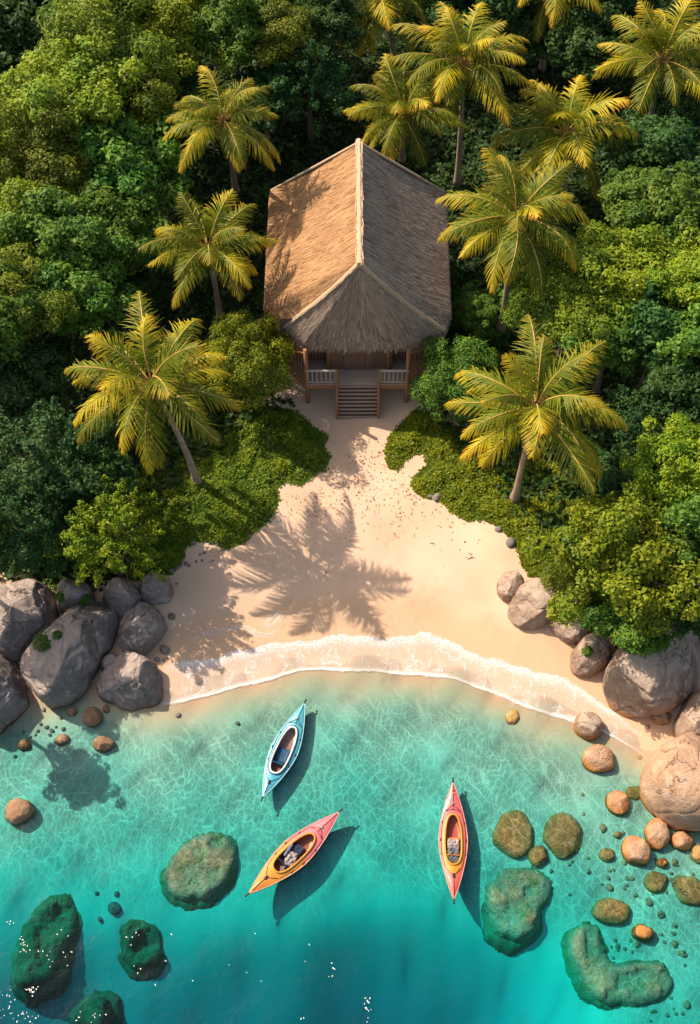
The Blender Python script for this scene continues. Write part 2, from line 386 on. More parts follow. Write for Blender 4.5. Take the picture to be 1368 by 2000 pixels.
cxy = V[Q].mean(1)
SANDB = wpoly([(500,750),(480,840)]+SAND_PX[3:-4]+[(770,850),(870,850),(900,760)], .7)
sandm = in_poly(cxy[:,0], cxy[:,1], SANDB) & (cxy[:,1] < 31)
_sm = sandm.reshape(ny-1, nx-1).copy()
for _ in range(5):
    _q = _sm.copy(); _q[1:] |= _sm[:-1]; _q[:-1] |= _sm[1:]; _q[:,1:] |= _sm[:,:-1]; _q[:,:-1] |= _sm[:,1:]; _sm = _q
sandm = _sm.reshape(-1)
bedm = sandm & (cxy[:,2] < 0)
def sub(name, mask, mat):
    q = Q[mask]; u, inv = np.unique(q.ravel(), return_inverse=True)
    o = mesh(name, V[u], inv.reshape(-1, 4).astype(np.int32), mat, True, {'wet': wet.reshape(-1)[u]}); tag(o, kind='structure'); return o
b = sub('beach', sandm & ~bedm, M['sand']); tag(b, 'pale golden sand beach sloping from the hut down to the water', 'beach')
b = sub('seabed', bedm, M['sand']); tag(b, 'pale sandy seabed seen through clear turquoise water', 'seabed')
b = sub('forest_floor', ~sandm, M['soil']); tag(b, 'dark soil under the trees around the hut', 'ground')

# ------------------------------------------------------------------ water
def water_mat():
    m, nt, out = newmat('sea_water'); g = G(nt); p0 = g.pos()
    # caustic sunlight network painted into the surface's transmission colour over the shallows
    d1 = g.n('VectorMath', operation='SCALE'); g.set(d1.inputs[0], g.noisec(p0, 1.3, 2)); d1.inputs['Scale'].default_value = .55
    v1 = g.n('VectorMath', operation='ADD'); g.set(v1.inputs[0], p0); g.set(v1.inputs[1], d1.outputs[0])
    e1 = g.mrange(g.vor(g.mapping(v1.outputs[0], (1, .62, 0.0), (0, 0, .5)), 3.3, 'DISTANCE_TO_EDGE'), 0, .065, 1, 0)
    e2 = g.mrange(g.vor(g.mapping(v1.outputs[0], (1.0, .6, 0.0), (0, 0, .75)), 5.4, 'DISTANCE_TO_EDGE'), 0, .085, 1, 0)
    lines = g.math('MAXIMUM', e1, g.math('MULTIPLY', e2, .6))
    amp = g.math('MULTIPLY', g.attr('caustic'), g.mrange(g.noise(p0, .55, 3), .28, .52, .45, 1))
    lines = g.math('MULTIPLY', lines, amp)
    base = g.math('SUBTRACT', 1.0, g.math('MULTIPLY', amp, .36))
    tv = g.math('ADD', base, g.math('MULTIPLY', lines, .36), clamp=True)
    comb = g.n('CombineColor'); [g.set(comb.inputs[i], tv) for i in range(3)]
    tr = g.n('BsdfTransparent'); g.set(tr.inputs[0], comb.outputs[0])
    hh = g.math('ADD', g.noise(g.mapping(p0, (1, 1.5, 0)), 1.6, 3), g.math('MULTIPLY', g.noise(p0, 6, 2), .35))
    nb = g.bump(hh, .35, .12)
    gl = g.n('BsdfGlossy'); gl.inputs['Roughness'].default_value = .08; g.set(gl.inputs['Normal'], nb)
    fr = g.n('Fresnel'); fr.inputs['IOR'].default_value = 1.33; 
    mx = g.n('MixShader'); g.set(mx.inputs[0], fr.outputs[0]); nt.links.new(tr.outputs[0], mx.inputs[1]); nt.links.new(gl.outputs[0], mx.inputs[2])
    nt.links.new(mx.outputs[0], out.inputs['Surface'])
    va = g.n('VolumeAbsorption'); va.inputs['Density'].default_value = 3.1; va.inputs['Color'].default_value = (0.0, .895, .925, 1)
    nt.links.new(va.outputs[0], out.inputs['Volume'])
    return m
M['water'] = water_mat()
wx = axis(-70, -16, 16, 70, .22); wy = np.unique(np.concatenate([np.linspace(-30, 3, 10), np.arange(3, 20, .22), [20.0]]))
WX, WY = np.meshgrid(wx, wy)
WZ = .012*np.sin(2.3*WX+1.1*WY)+.010*np.sin(-1.3*WX+3.1*WY)+.006*np.sin(5*WX-3.7*WY)
WZ[0,:] = WZ[-1,:] = 0; WZ[:,0] = WZ[:,-1] = 0
wd = depth_at(WX, WY)
caustic_amt = ss(.04, .16, wd)*(1-ss(.30, .85, wd))*.97+.03
n1, n2 = WX.shape; wi = np.arange(n1*n2).reshape(n1, n2)
wv = [tuple(p) for p in np.stack([WX, WY, WZ], -1).reshape(-1, 3)]
wf = [tuple(q) for q in np.stack([wi[:-1,:-1], wi[:-1,1:], wi[1:,1:], wi[1:,:-1]], -1).reshape(-1, 4).tolist()]
ring = list(wi[0,:])+list(wi[1:,-1])+list(wi[-1,-2::-1])+list(wi[-2:0:-1,0])
base_i = len(wv)
for r_ in ring: wv.append((wv[r_][0], wv[r_][1], -9.0))
L_ = len(ring)
for k in range(L_):
    k2 = (k+1) % L_; wf.append((int(ring[k2]), int(ring[k]), base_i+k, base_i+k2))
wf.append(tuple(base_i+k for k in range(L_))[::-1])
wo = mesh('water', wv, wf, M['water'], True, {'caustic': list(caustic_amt.reshape(-1))+[0]*L_})
tag(wo, 'clear turquoise sea water of the cove, deeper teal further out', 'water', kind='structure')

# ------------------------------------------------------------------ foam of the spent wave
def foam_mat(name):
    m, nt, out = newmat(name); g = G(nt); p0 = g.pos()
    v = g.attr('v'); u = g.attr('u')
    cmb = g.n('CombineXYZ'); g.set(cmb.inputs[0], g.math('MULTIPLY', u, 1.0)); g.set(cmb.inputs[1], g.math('MULTIPLY', v, .75))
    st = g.noise(cmb.outputs[0], 2.6, 6, .65, 1.0)
    fine = g.noise(p0, 13, 5, .7)
    d1 = g.n('VectorMath', operation='SCALE'); g.set(d1.inputs[0], g.noisec(p0, 3.0, 3)); d1.inputs['Scale'].default_value = .35
    v1 = g.n('VectorMath', operation='ADD'); g.set(v1.inputs[0], p0); g.set(v1.inputs[1], d1.outputs[0])
    lace = g.mrange(g.vor(g.mapping(v1.outputs[0], (1, 1, 0)), 3.6, 'DISTANCE_TO_EDGE'), 0, .13, 1, 0)
    front = g.math('MULTIPLY', g.mrange(v, .56, .93), g.mrange(v, 1.0, .95))
    front = g.math('MULTIPLY', front, g.math('ADD', .28, g.math('MULTIPLY', g.mrange(fine, .36, .66), .85)))
    edge = g.mrange(v, .17, .05)
    edge = g.math('MULTIPLY', edge, g.mrange(v, 0.0, .05, 0, 1))
    body = g.math('MULTIPLY', g.mrange(st, .46, .66), g.math('ADD', .35, g.math('MULTIPLY', lace, .65)))
    a = g.math('MAXIMUM', g.math('MAXIMUM', front, g.math('MULTIPLY', edge, .8)), g.math('MULTIPLY', body, .78))
    a = g.math('ADD', g.math('MULTIPLY', a, .80), g.math('MULTIPLY', .20, g.math('MULTIPLY', g.mrange(v, 0, .05), g.mrange(v, 1.0, .9))))
    a = g.math('MULTIPLY', a, g.attr('fade'), clamp=True)
    b_ = g.bsdf((.86,.80,.76), .6, .2, g.bump(fine, .5, .03)); tr = g.n('BsdfTransparent')
    mx = g.n('MixShader'); g.set(mx.inputs[0], a); nt.links.new(tr.outputs[0], mx.inputs[1]); nt.links.new(b_.outputs[0], mx.inputs[2]); nt.links.new(mx.outputs[0], out.inputs[0]); return m
M['foam'] = foam_mat('sea_foam')
def foam_strip(name, lo, up, fade, label, nv=16, lift=.009):
    n = len(lo); vs = []; uu = []; vv = []; fd = []
    for i in range(n):
        for j in range(nv):
            t = j/(nv-1); p = lo[i]*(1-t)+up[i]*t
            z = max(h1(p[0], p[1]), 0.0)+lift+.03*math.sin(math.pi*min(1, max(0, t)))*(t**2)
            vs.append((p[0], p[1], z)); uu.append(p[0]); vv.append(t); fd.append(fade[i])
    fs = [(i*nv+j, (i+1)*nv+j, (i+1)*nv+j+1, i*nv+j+1) for i in range(n-1) for j in range(nv-1)]
    o = mesh(name, vs, fs, M['foam'], True, {'u': uu, 'v': vv, 'fade': fd}); tag(o, label, 'foam', kind='stuff'); return o
xs_ = np.linspace(-6.7, 10.35, 260)
lo_ = [np.array([x, float(ys(np.array([x]))[0])-.55+.12*N3(x*.9, 3.3)+.03*N3(x*5, 1.3)]) for x in xs_]
up_ = [np.array([x, float(yf(np.array([x]))[0])+.16*N3(x*1.6, 7.7)+.07*N3(x*5, 2.2)]) for x in xs_]
fade_ = [min(1, (i+1)/14, (len(xs_)-i)/25) for i in range(len(xs_))]
foam_strip('wave_foam', lo_, up_, fade_, 'lacy white foam of a spent wave along the waterline')
def foam_curve(pts, w, label):
    p = np.array([ground_at(a, b_)[:2] for a, b_ in pts]); t = np.linspace(0, len(p)-1, 70); k = np.arange(len(p))
    c = np.stack([np.interp(t, k, p[:,0]), np.interp(t, k, p[:,1])], -1)
    ker = np.hanning(15); ker /= ker.sum()
    c = np.stack([np.convolve(np.pad(c[:,i], 7, 'edge'), ker, 'valid') for i in (0, 1)], -1)
    d = np.gradient(c, axis=0); nn = np.stack([-d[:,1], d[:,0]], -1)/np.linalg.norm(d, axis=1)[:,None]
    ww = np.array([w*(.5+.8*abs(N3(q[0]*2, q[1]*2, 5))) for q in c])[:,None]
    foam_strip('wave_foam', list(c-nn*ww), list(c+nn*ww), [min(.8, i/8, (69-i)/8) for i in range(70)], label, 8, .012)
foam_curve([(372,1247),(420,1235),(462,1224),(490,1228),(498,1238),(525,1243),(545,1234)], .14, 'thin foam line left on wet sand above the wave')
foam_curve([(548,1192),(535,1200),(524,1212),(520,1222),(535,1222),(548,1208),(552,1194)], .12, 'small loop of foam drying on the sand')

# ------------------------------------------------------------------ boulders and stones
def fbm(p, o=4, s=1.0):
    v = 0; a = 1.0
    for _ in range(o):
        v += a*mnoise.noise(p*s); s *= 2.03; a *= .5
    return v
def rock_mesh(name, out_xy, zb, zt, seed, mat, na=64, nr=30, rough=.10, flat=.55, planes=5, cut=(.66, .90)):
    """closed boulder: plan outline out_xy (world), from zb to zt"""
    r_ = random.Random(seed); o = np.array(out_xy); c = o.mean(0)
    d = o-c; ang = np.arctan2(d[:,1], d[:,0]); rad = np.hypot(d[:,0], d[:,1]); k = np.argsort(ang); ang = ang[k]; rad = rad[k]
    A = np.concatenate([ang-2*math.pi, ang, ang+2*math.pi]); R = np.tile(rad, 3)
    th = np.linspace(-math.pi, math.pi, na, endpoint=False); rr = np.interp(th, A, R)
    ker = np.array([1, 2, 3, 2, 1.])/9; rr = np.convolve(np.concatenate([rr[-2:], rr, rr[:2]]), ker, 'valid')
    size = float(rad.mean()); zc = zb+(zt-zb)*.42; hu = zt-zc; hd = zc-zb
    vs = []
    for j in range(nr+1):
        ph = -math.pi/2+math.pi*j/nr; cphi = abs(math.cos(ph))**flat; sphi = math.copysign(abs(math.sin(ph))**(.85), math.sin(ph))
        for i in range(na):
            vs.append(Vector((rr[i]*cphi*math.cos(th[i]), rr[i]*cphi*math.sin(th[i]), sphi*(hu if sphi > 0 else hd))))
    pl = []
    for _ in range(planes):
        a = r_.uniform(0, 6.28); e = r_.uniform(.1, 1.1); n = Vector((math.cos(a)*math.cos(e), math.sin(a)*math.cos(e), math.sin(e)))
        mxd = max(n.dot(v) for v in vs); pl.append((n, mxd*r_.uniform(*cut)))
    off = Vector((r_.uniform(-50, 50), r_.uniform(-50, 50), r_.uniform(-50, 50)))
    res = []
    cs_ = 1.5/size
    for v in vs:
        for n, dd in pl:
            e = n.dot(v)-dd
            if e > 0: v = v-n*e*.9
        n = v.normalized() if v.length > 1e-6 else Vector((0, 0, 1))
        q = v/size+off
        disp = rough*size*(.8*fbm(q, 5, 1.1)-.35*abs(fbm(q+Vector((9, 2, 4)), 3, 1.7)))
        d0 = mnoise.voronoi((v+n*.0+Vector((fbm(q*2, 2), fbm(q*2+Vector((3, 1, 7)), 2), 0))*.22*size)*(.95/size)+off)[0]
        gr = max(0, 1-(d0[1]-d0[0])/.055)
        v = v+n*(disp-gr*rough*.42*size); res.append((v.x, v.y, v.z))
    fs = []
    for j in range(nr):
        for i in range(na):
            fs.append((j*na+i, j*na+(i+1) % na, (j+1)*na+(i+1) % na, (j+1)*na+i))
    ob = mesh(name, res, fs, mat, True); ob.location = (c[0], c[1], zc); return ob
def ell(cx, cy_, rx, ry, rot=0, n=14, seed=0, irr=.10):
    r_ = random.Random(seed); a0 = math.radians(rot); pts = []
    for i in range(n):
        a = 2*math.pi*i/n; k = 1+r_.uniform(-irr, irr)
        x = rx*k*math.cos(a); y = ry*k*math.sin(a)
        pts.append((cx+x*math.cos(a0)-y*math.sin(a0), cy_+x*math.sin(a0)+y*math.cos(a0)))
    return pts
def rock(name, shape, height, sink, mat, label, group=None, cat=None, base=None, seed=None, na=40, nr=20, **kw):
    pts = ell(*shape, seed=int(shape[0]*7+shape[1])) if isinstance(shape, tuple) else shape
    c = np.mean(np.array(pts), 0); g0 = ground_at(c[0], c[1])[2] if base is None else base
    zb = g0-sink; zt = g0+height
    if mat == 'rock_sunk': zb = min(ground_at(c[0], c[1])[2]-.16, -.2); zt = max(zt, -.04)
    zm = zb+(zt-zb)*.45
    w = [at(a, b_, zm)[:2] for a, b_ in pts]
    o = rock_mesh(name, w, zb, zt, seed if seed is not None else int(c[0]*13+c[1]), M[mat], na, nr, **kw)
    tag(o, label, cat or name.replace('_', ' '), group); return o
GL = 'grey boulders heaped beside the sandy cove'
GR = 'tan boulders along the sunny side of the cove'
big = dict(na=150, nr=66, planes=9)
rock('boulder', [(-30,1180),(10,1145),(60,1128),(100,1150),(115,1185),(108,1215),(75,1262),(30,1282),(-20,1270),(-50,1230)], 1.5, .5, 'rock_grey', 'broad flat grey boulder topped with green tufts at the photo edge', GL, **big, flat=.4)
rock('boulder', [(112,1165),(135,1138),(165,1140),(182,1160),(178,1185),(150,1200),(122,1195)], 1.3, .5, 'rock_grey', 'pinkish grey boulder wedged between the flat boulder and the angular one', GL, **big)
rock('boulder', [(45,1290),(70,1240),(110,1215),(150,1185),(200,1165),(226,1195),(225,1235),(205,1280),(180,1320),(145,1360),(95,1375),(60,1350)], 1.7, .8, 'rock_grey', 'largest grey boulder with deep cracks and a mossy tuft on its shoulder', GL, **big, flat=.42)
rock('boulder', [(195,1160),(215,1148),(255,1140),(276,1155),(272,1185),(245,1205),(215,1190)], 1.2, .5, 'rock_grey', 'angular grey boulder under the bright yellow-green tree', GL, **big)
rock('boulder', [(276,1140),(290,1120),(318,1118),(336,1140),(332,1170),(310,1182),(283,1178)], 1.0, .5, 'rock_grey', 'rounded grey boulder with white lichen, at the top of the sand', GL, **big)
rock('boulder', [(236,1215),(255,1188),(290,1182),(318,1195),(325,1220),(305,1265),(275,1282),(240,1272)], 1.15, .6, 'rock_grey', 'smooth oval grey boulder in the shade, next to the wet sand', GL, **big)
rock('boulder', [(190,1335),(205,1295),(240,1280),(285,1290),(318,1320),(318,1355),(290,1385),(255,1385),(225,1370),(195,1362)], 1.2, .7, 'rock_grey', 'sun-dappled boulder standing where the foam meets the grey rocks', GL, **big)
rock('boulder', [(-60,1290),(-10,1270),(30,1285),(52,1340),(48,1385),(20,1430),(-15,1455),(-70,1430)], 1.5, 1.0, 'rock_grey', 'tall dark grey boulder cut by the photo edge above the water', GL, **big)
rock('boulder', (225,1305,30,22,20), .5, .4, 'rock_grey', 'low grey rock filling the gap behind the sun-dappled boulder', GL)
# right side
rock('boulder', (996,1147,26,26,10), .75, .3, 'rock_tan', 'small round tan boulder alone on the dry sand', GR, na=60, nr=30)
rock('boulder', [(990,1200),(1005,1165),(1030,1140),(1065,1134),(1100,1140),(1108,1165),(1090,1190),(1065,1215),(1025,1222)], 1.05, .4, 'rock_tan', 'wide tan boulder with a cracked top beside the small round one', GR, **big)
rock('boulder', [(1074,1215),(1090,1200),(1125,1200),(1160,1220),(1155,1245),(1125,1255),(1095,1245)], .85, .4, 'rock_tan', 'low tan boulder tucked under the leaves of the overhanging tree', GR, **big)
rock('boulder', [(1114,1290),(1128,1262),(1160,1242),(1190,1250),(1195,1280),(1175,1310),(1145,1320),(1120,1312)], 1.0, .4, 'rock_tan', 'tan boulder with an orange wet rim on the sand below the overhanging tree', GR, **big)
rock('boulder', [(1182,1340),(1190,1300),(1205,1270),(1250,1235),(1300,1222),(1350,1235),(1372,1280),(1365,1330),(1330,1370),(1270,1395),(1215,1395),(1188,1370)], 2.0, .6, 'rock_tan', 'huge grey-tan boulder in tree shadow with an orange side', GR, **big, flat=.40)
rock('boulder', [(1318,1420),(1330,1380),(1370,1350),(1420,1350),(1440,1420),(1400,1460),(1340,1455)], 1.5, .8, 'rock_tan', 'tan boulder at the photo edge between the two huge boulders', GR, **big)
rock('boulder', [(1256,1530),(1268,1480),(1310,1452),(1370,1440),(1430,1460),(1450,1540),(1410,1610),(1350,1620),(1290,1590),(1265,1565)], 2.0, .9, 'rock_amber', 'huge smooth orange-tan boulder standing in the shallows', GR, **dict(big, planes=4), flat=.45, rough=.06)
GS = 'rounded stones standing out of the shallow water'
def S(sh, h, mat, label, base=None, sink=.35, grp=GS, **kw): rock('stone', sh, h, sink, mat, label, grp, 'stone', base, na=48, nr=24, rough=kw.pop('rough', .07), cut=(.82, .96), **kw)
S((1149,1418,29,27,0), .55, 'rock_tan', 'smooth brown stone at the water edge below the huge grey-tan boulder', 0.0)
S((1168,1484,34,28,10), .45, 'rock_amber', 'oval orange-tan stone in the shallows, next below the smooth brown one', -.1)
S((1290,1405,22,15,-5), .35, 'rock_tan', 'small dark stone in the gap under the huge grey-tan boulder', .05)
S((1206,1569,28,23,35), .30, 'rock_amber', 'flat oval pinkish stone in the water beside the huge smooth boulder', -.1)
S((1238,1549,19,15,10), .05, 'rock_sunk', 'small round brown stone just under water beside the pinkish oval one', -.12)
S([(1262,1640),(1270,1605),(1295,1597),(1302,1620),(1295,1655),(1280,1663)], .42, 'rock_amber', 'tall pear-shaped orange stone at the foot of the huge smooth boulder', -.1)
S([(1308,1635),(1325,1625),(1350,1635),(1352,1655),(1330,1663),(1312,1652)], .32, 'rock_amber', 'orange stone half in the shadow of the huge smooth boulder', -.1)
S([(1215,1650),(1225,1635),(1250,1638),(1270,1660),(1268,1682),(1245,1692),(1222,1680)], .42, 'rock_amber', 'blocky pinkish stone with an orange flank in the rippled water', -.12)
S((1186,1670,17,14,0), .0, 'rock_sunk', 'small round brown stone just under water beside the blocky pinkish one', -.2)
S((1206,1632,9,7,0), .02, 'rock_sunk', 'tiny brown stone under water between the two small round ones', -.15)
S((1292,1688,12,11,0), .12, 'rock_amber', 'tiny tan stone between the blocky stone and the photo edge', -.12)
S((1282,1723,25,21,20), .06, 'rock_sunk', 'round brown stone under water below the tiny tan one', -.22)
S((1348,1742,40,28,35), .10, 'rock_sunk', 'long olive stone under water at the photo edge', -.25)
S((1362,1668,16,20,0), .16, 'rock_sunk', 'olive-brown stone cut by the photo edge near the orange ones', -.15)
S((1192,1780,40,25,10), .12, 'rock_sunk', 'long brown stone lying just under water above the hook-shaped reef', -.25)
S((1256,1822,23,17,20), .22, 'rock_amber', 'speckled pale oval stone lying alone near the hook-shaped reef', -.15)
S((1249,1480,11,8,0), .06, 'rock_sunk', 'tiny brown stone in the shallows under the oval orange-tan one', -.08)
S((1306,1441,11,8,0), .12, 'rock_brown', 'tiny dark stone in the foam between the huge boulders', .0)
S((1263,1424,8,7,0), .12, 'rock_brown', 'tiny wet stone at the end of the foam line', .02)
S((1001,1402,13,16,25), .14, 'rock_sunk', 'lone mossy yellow-brown stone in clear shallow water near the foam', -.08)
S((38,1586,32,24,-28), .40, 'rock_brown', 'lone brown stone with a ridged top in the water, far from the others', -.1, planes=7)
S((182,1402,21,18,-20), .38, 'rock_brown', 'sunlit brown stone with a cracked top near the sun-dappled boulder', -.05, planes=7)
S((203,1455,23,15,5), .30, 'rock_brown', 'brown cracked stone lowest of the dark group in the water', -.1, planes=7)
S((209,1387,7,9,0), .16, 'rock_brown', 'tiny orange stone touching the sunlit brown one', -.05)
S((143,1392,12,9,15), .16, 'rock_brown', 'small dark stone in the shaded water under the largest grey boulder', -.05)
S((123,1447,16,12,-10), .14, 'rock_brown', 'small dark oval stone between the shaded stones in the water', -.1)
S((50,1458,14,13,0), .12, 'rock_brown', 'small dark round stone alone in the shaded water', -.1)
S((1003,1630,43,45,0), .08, 'rock_sunk', 'broad flat brown rock just under water beside the pink kayak', -.28, .5, 'rocks lying just under the clear water', rough=.06, flat=.35)
S([(1066,1610),(1085,1590),(1110,1588),(1138,1630),(1125,1670),(1090,1678),(1066,1655)], .06, 'rock_sunk', 'broad brown rock with a mossy skirt just under water, facing its twin', -.28, .5, 'rocks lying just under the clear water', rough=.06, flat=.35)
S((1051,1672,20,22,0), .02, 'rock_sunk', 'small brown rock wedged between the two broad sunken ones', -.25, .4, 'rocks lying just under the clear water', rough=.06)

# sunken reefs: height field inside an outline, with a darker weedy skirt of its own shape
def reef(name, pts, top, mat, label, seed, crag=.12, skirt=1.12, moss=None):
    z0 = top-.25
    P = np.array([at(a, b_, z0)[:2] for a, b_ in pts]); t = np.linspace(0, len(P), 130, endpoint=False)
    PP = np.concatenate([P, P[:1]]); k = np.arange(len(PP))
    C_ = np.stack([np.interp(t, k, PP[:,i]) for i in (0, 1)], -1); ker = np.hanning(13); ker /= ker.sum()
    C_ = np.stack([np.convolve(np.concatenate([C_[-6:,i], C_[:,i], C_[:6,i]]), ker, 'valid') for i in (0, 1)], -1)
    root = None
    def field(sk, mat_, nm, ztop, prof, cr, parent):
        lo = C_.min(0)-.6; hi = C_.max(0)+.6; st = .075
        xs = np.arange(lo[0], hi[0], st); yy = np.arange(lo[1], hi[1], st); X_, Y_ = np.meshgrid(xs, yy)
        ins = in_poly(X_, Y_, [tuple(q) for q in C_])
        dd = np.sqrt(np.min((X_[...,None]-C_[:,0])**2+(Y_[...,None]-C_[:,1])**2, -1))
        sd = np.where(ins, dd, -dd)+sk
        nz = np.array([[fbm(Vector((x*1.5+seed, y*1.5, seed)), 4) for x in xs] for y in yy])
        nz2 = np.array([[fbm(Vector((x*4.2+seed, y*4.2, seed+9)), 3) for x in xs] for y in yy])
        cell = np.array([[mnoise.cell(Vector((x*2.2+.7*mnoise.noise(Vector((x, y, seed)))+seed, y*2.2+.7*mnoise.noise(Vector((y, x, 3+seed))), 0))) for x in xs] for y in yy])
        sd = sd+.13*nz
        gz = H(X_, Y_)-.12; ztop = np.maximum(ztop, gz+.12+(.22 if parent is None else .05))
        prof_ = np.clip(sd/prof, 0, 1); prof_ = np.sqrt(np.maximum(1-(1-prof_)**2, 0))
        Z = gz+(ztop-gz)*prof_+(cr*(cell-.55)+cr*1.1*nz+cr*.8*np.abs(nz2))*ss(.05, .35, sd); Z = np.minimum(Z, -.03-.04*np.exp(-np.maximum(Z+.2, 0)*6))
        keep = sd > -.02
        q = np.arange(X_.size).reshape(X_.shape); qq = np.stack([q[:-1,:-1], q[:-1,1:], q[1:,1:], q[1:,:-1]], -1)
        km = keep[:-1,:-1]|keep[:-1,1:]|keep[1:,1:]|keep[1:,:-1]
        qq = qq[km]; u, inv = np.unique(qq.ravel(), return_inverse=True)
        VV = np.stack([X_, Y_, Z], -1).reshape(-1, 3)[u]
        return mesh(nm, VV, inv.reshape(-1, 4).astype(np.int32), M[mat_], True, None, parent)
    o = field(0.0, mat, name, top, .38, crag, None); tag(o, label, 'reef rock', 'weedy reef rocks under the turquoise water')
    field(.20, 'weed_base', 'weed_skirt', top-.28, .7, .05, o)
    if moss:
        for a, b_, r_ in moss:
            pass
    return o
reef('reef_rock', [(316,1715),(325,1680),(350,1650),(385,1628),(425,1622),(455,1640),(470,1670),(465,1705),(440,1735),(400,1760),(365,1765),(330,1750)], -.08, 'reef', 'oval olive-topped reef beside the orange-and-pink kayak', 3, .05)
reef('reef_rock', [(945,1770),(950,1730),(970,1702),(1010,1692),(1055,1700),(1082,1730),(1080,1765),(1055,1785),(1050,1825),(1020,1845),(985,1842),(955,1815)], -.17, 'reef', 'bean-shaped grey-green reef with loose slabs on top, near the pink kayak', 11, .075)
reef('reef_rock', [(1108,1840),(1115,1810),(1145,1798),(1172,1810),(1178,1845),(1195,1880),(1230,1885),(1255,1875),(1300,1890),(1318,1925),(1305,1955),(1260,1968),(1190,1965),(1150,1945),(1120,1900)], -.17, 'reef', 'hook-shaped craggy reef bent round a pool of pebbles', 17, .075)
reef('reef_rock', [(22,1890),(35,1835),(65,1785),(100,1755),(140,1750),(158,1775),(150,1830),(120,1890),(85,1935),(45,1945),(22,1925)], -.80, 'reef_dark', 'long dark weedy reef with bare stones on top, speckled by white petals', 23, .15)
reef('reef_rock', [(230,1840),(240,1812),(268,1798),(305,1805),(325,1835),(318,1875),(295,1900),(260,1898),(235,1870)], -.95, 'reef_dark', 'small round dark weedy reef between two larger weedy ones', 29, .12)
reef('reef_rock', [(140,1985),(150,1955),(180,1938),(215,1945),(225,1975),(215,2010),(180,2030),(145,2015)], -1.2, 'reef_dark', 'deep dark weedy reef cut by the lower photo edge', 31, .10)

# pebbles
def pebble_protos(k, pm):
    out = []
    for i in range(k):
        o = rock_mesh('pebble', [(math.cos(a)*(1+.25*random.random()), .75*math.sin(a)*(1+.25*random.random())) for a in np.linspace(0, 6.2, 9)], -.5, .5, 100+i, pm, 14, 8, .08)
        out.append(o.data); bpy.data.objects.remove(o)
    return out
PEB = pebble_protos(5, M['pebble']); PEB2 = pebble_protos(5, M['pebble_brown'])
def pebbles(spots, label, group, PEB=PEB):
    for i, (px, py, r) in enumerate(spots):
        p = ground_at(px, py); s = r*mpp(px, py, p[2])
        o = inst('pebble', PEB[i % 5], None, (p[0], p[1], p[2]+s*.2), (0, 0, random.uniform(0, 6.28)), (s, s, s*.8)); tag(o, label, 'pebble', group)
pebbles([(379,1061,6),(363,1100,5),(354,1104,4),(346,1110,4),(336,1116,6),(345,1140,3),(370,1105,4),(384,1097,3),(336,1205,8),(322,1268,11),(391,1083,3),(395,1094,3),(416,1095,2.5),(424,1058,4),(416,1062,3),(431,1056,3),(400,1080,4),(307,1288,6),(318,1290,4),(326,1285,3),(345,1095,3),(357,1093,4)],
        'small grey pebble on the sand beside the grey boulders and ground cover', 'pebbles beside the grey boulders')
pebbles([(974,1035,8),(998,1062,12),(852,972,10),(840,968,6)], 'pale grey pebble half hidden at the edge of the bright ground cover', 'pebbles by the bright ground cover')
_r = random.Random(5)
sp = []
for cx_, cy_, sx_, sy_, n_ in ((1205,1855,45,30,16),(1290,1700,60,60,22),(1200,1720,40,40,10),(1160,1640,70,60,10),(1080,1690,40,20,5),(1320,1830,40,60,12),(1300,1980,55,20,9)):
    for _ in range(n_): sp.append((cx_+_r.gauss(0, sx_*.6), cy_+_r.gauss(0, sy_*.6), _r.choice((3,4,4,5,6,8))))
sp = [q for q in sp if q[0] < 1385]
pebbles(sp, 'small brown pebble on the shallow seabed among the larger stones and reefs', 'pebbles on the seabed among the stones', PEB2)
pebbles([(80,1415,4),(92,1420,5),(75,1428,4),(98,1435,4),(110,1420,3),(86,1386,5),(120,1402,4),(60,1440,3),(46,1430,4),(102,1428,5),(125,1424,5),(70,1436,3),(30,1478,4),(349,1397,6),(465,1414,5),(190,1745,5),(228,1745,6),(225,1775,14),(196,1795,6)],
        'small dark pebble on the seabed in the shaded or open water near the grey boulders', 'pebbles on the seabed near the grey boulders')

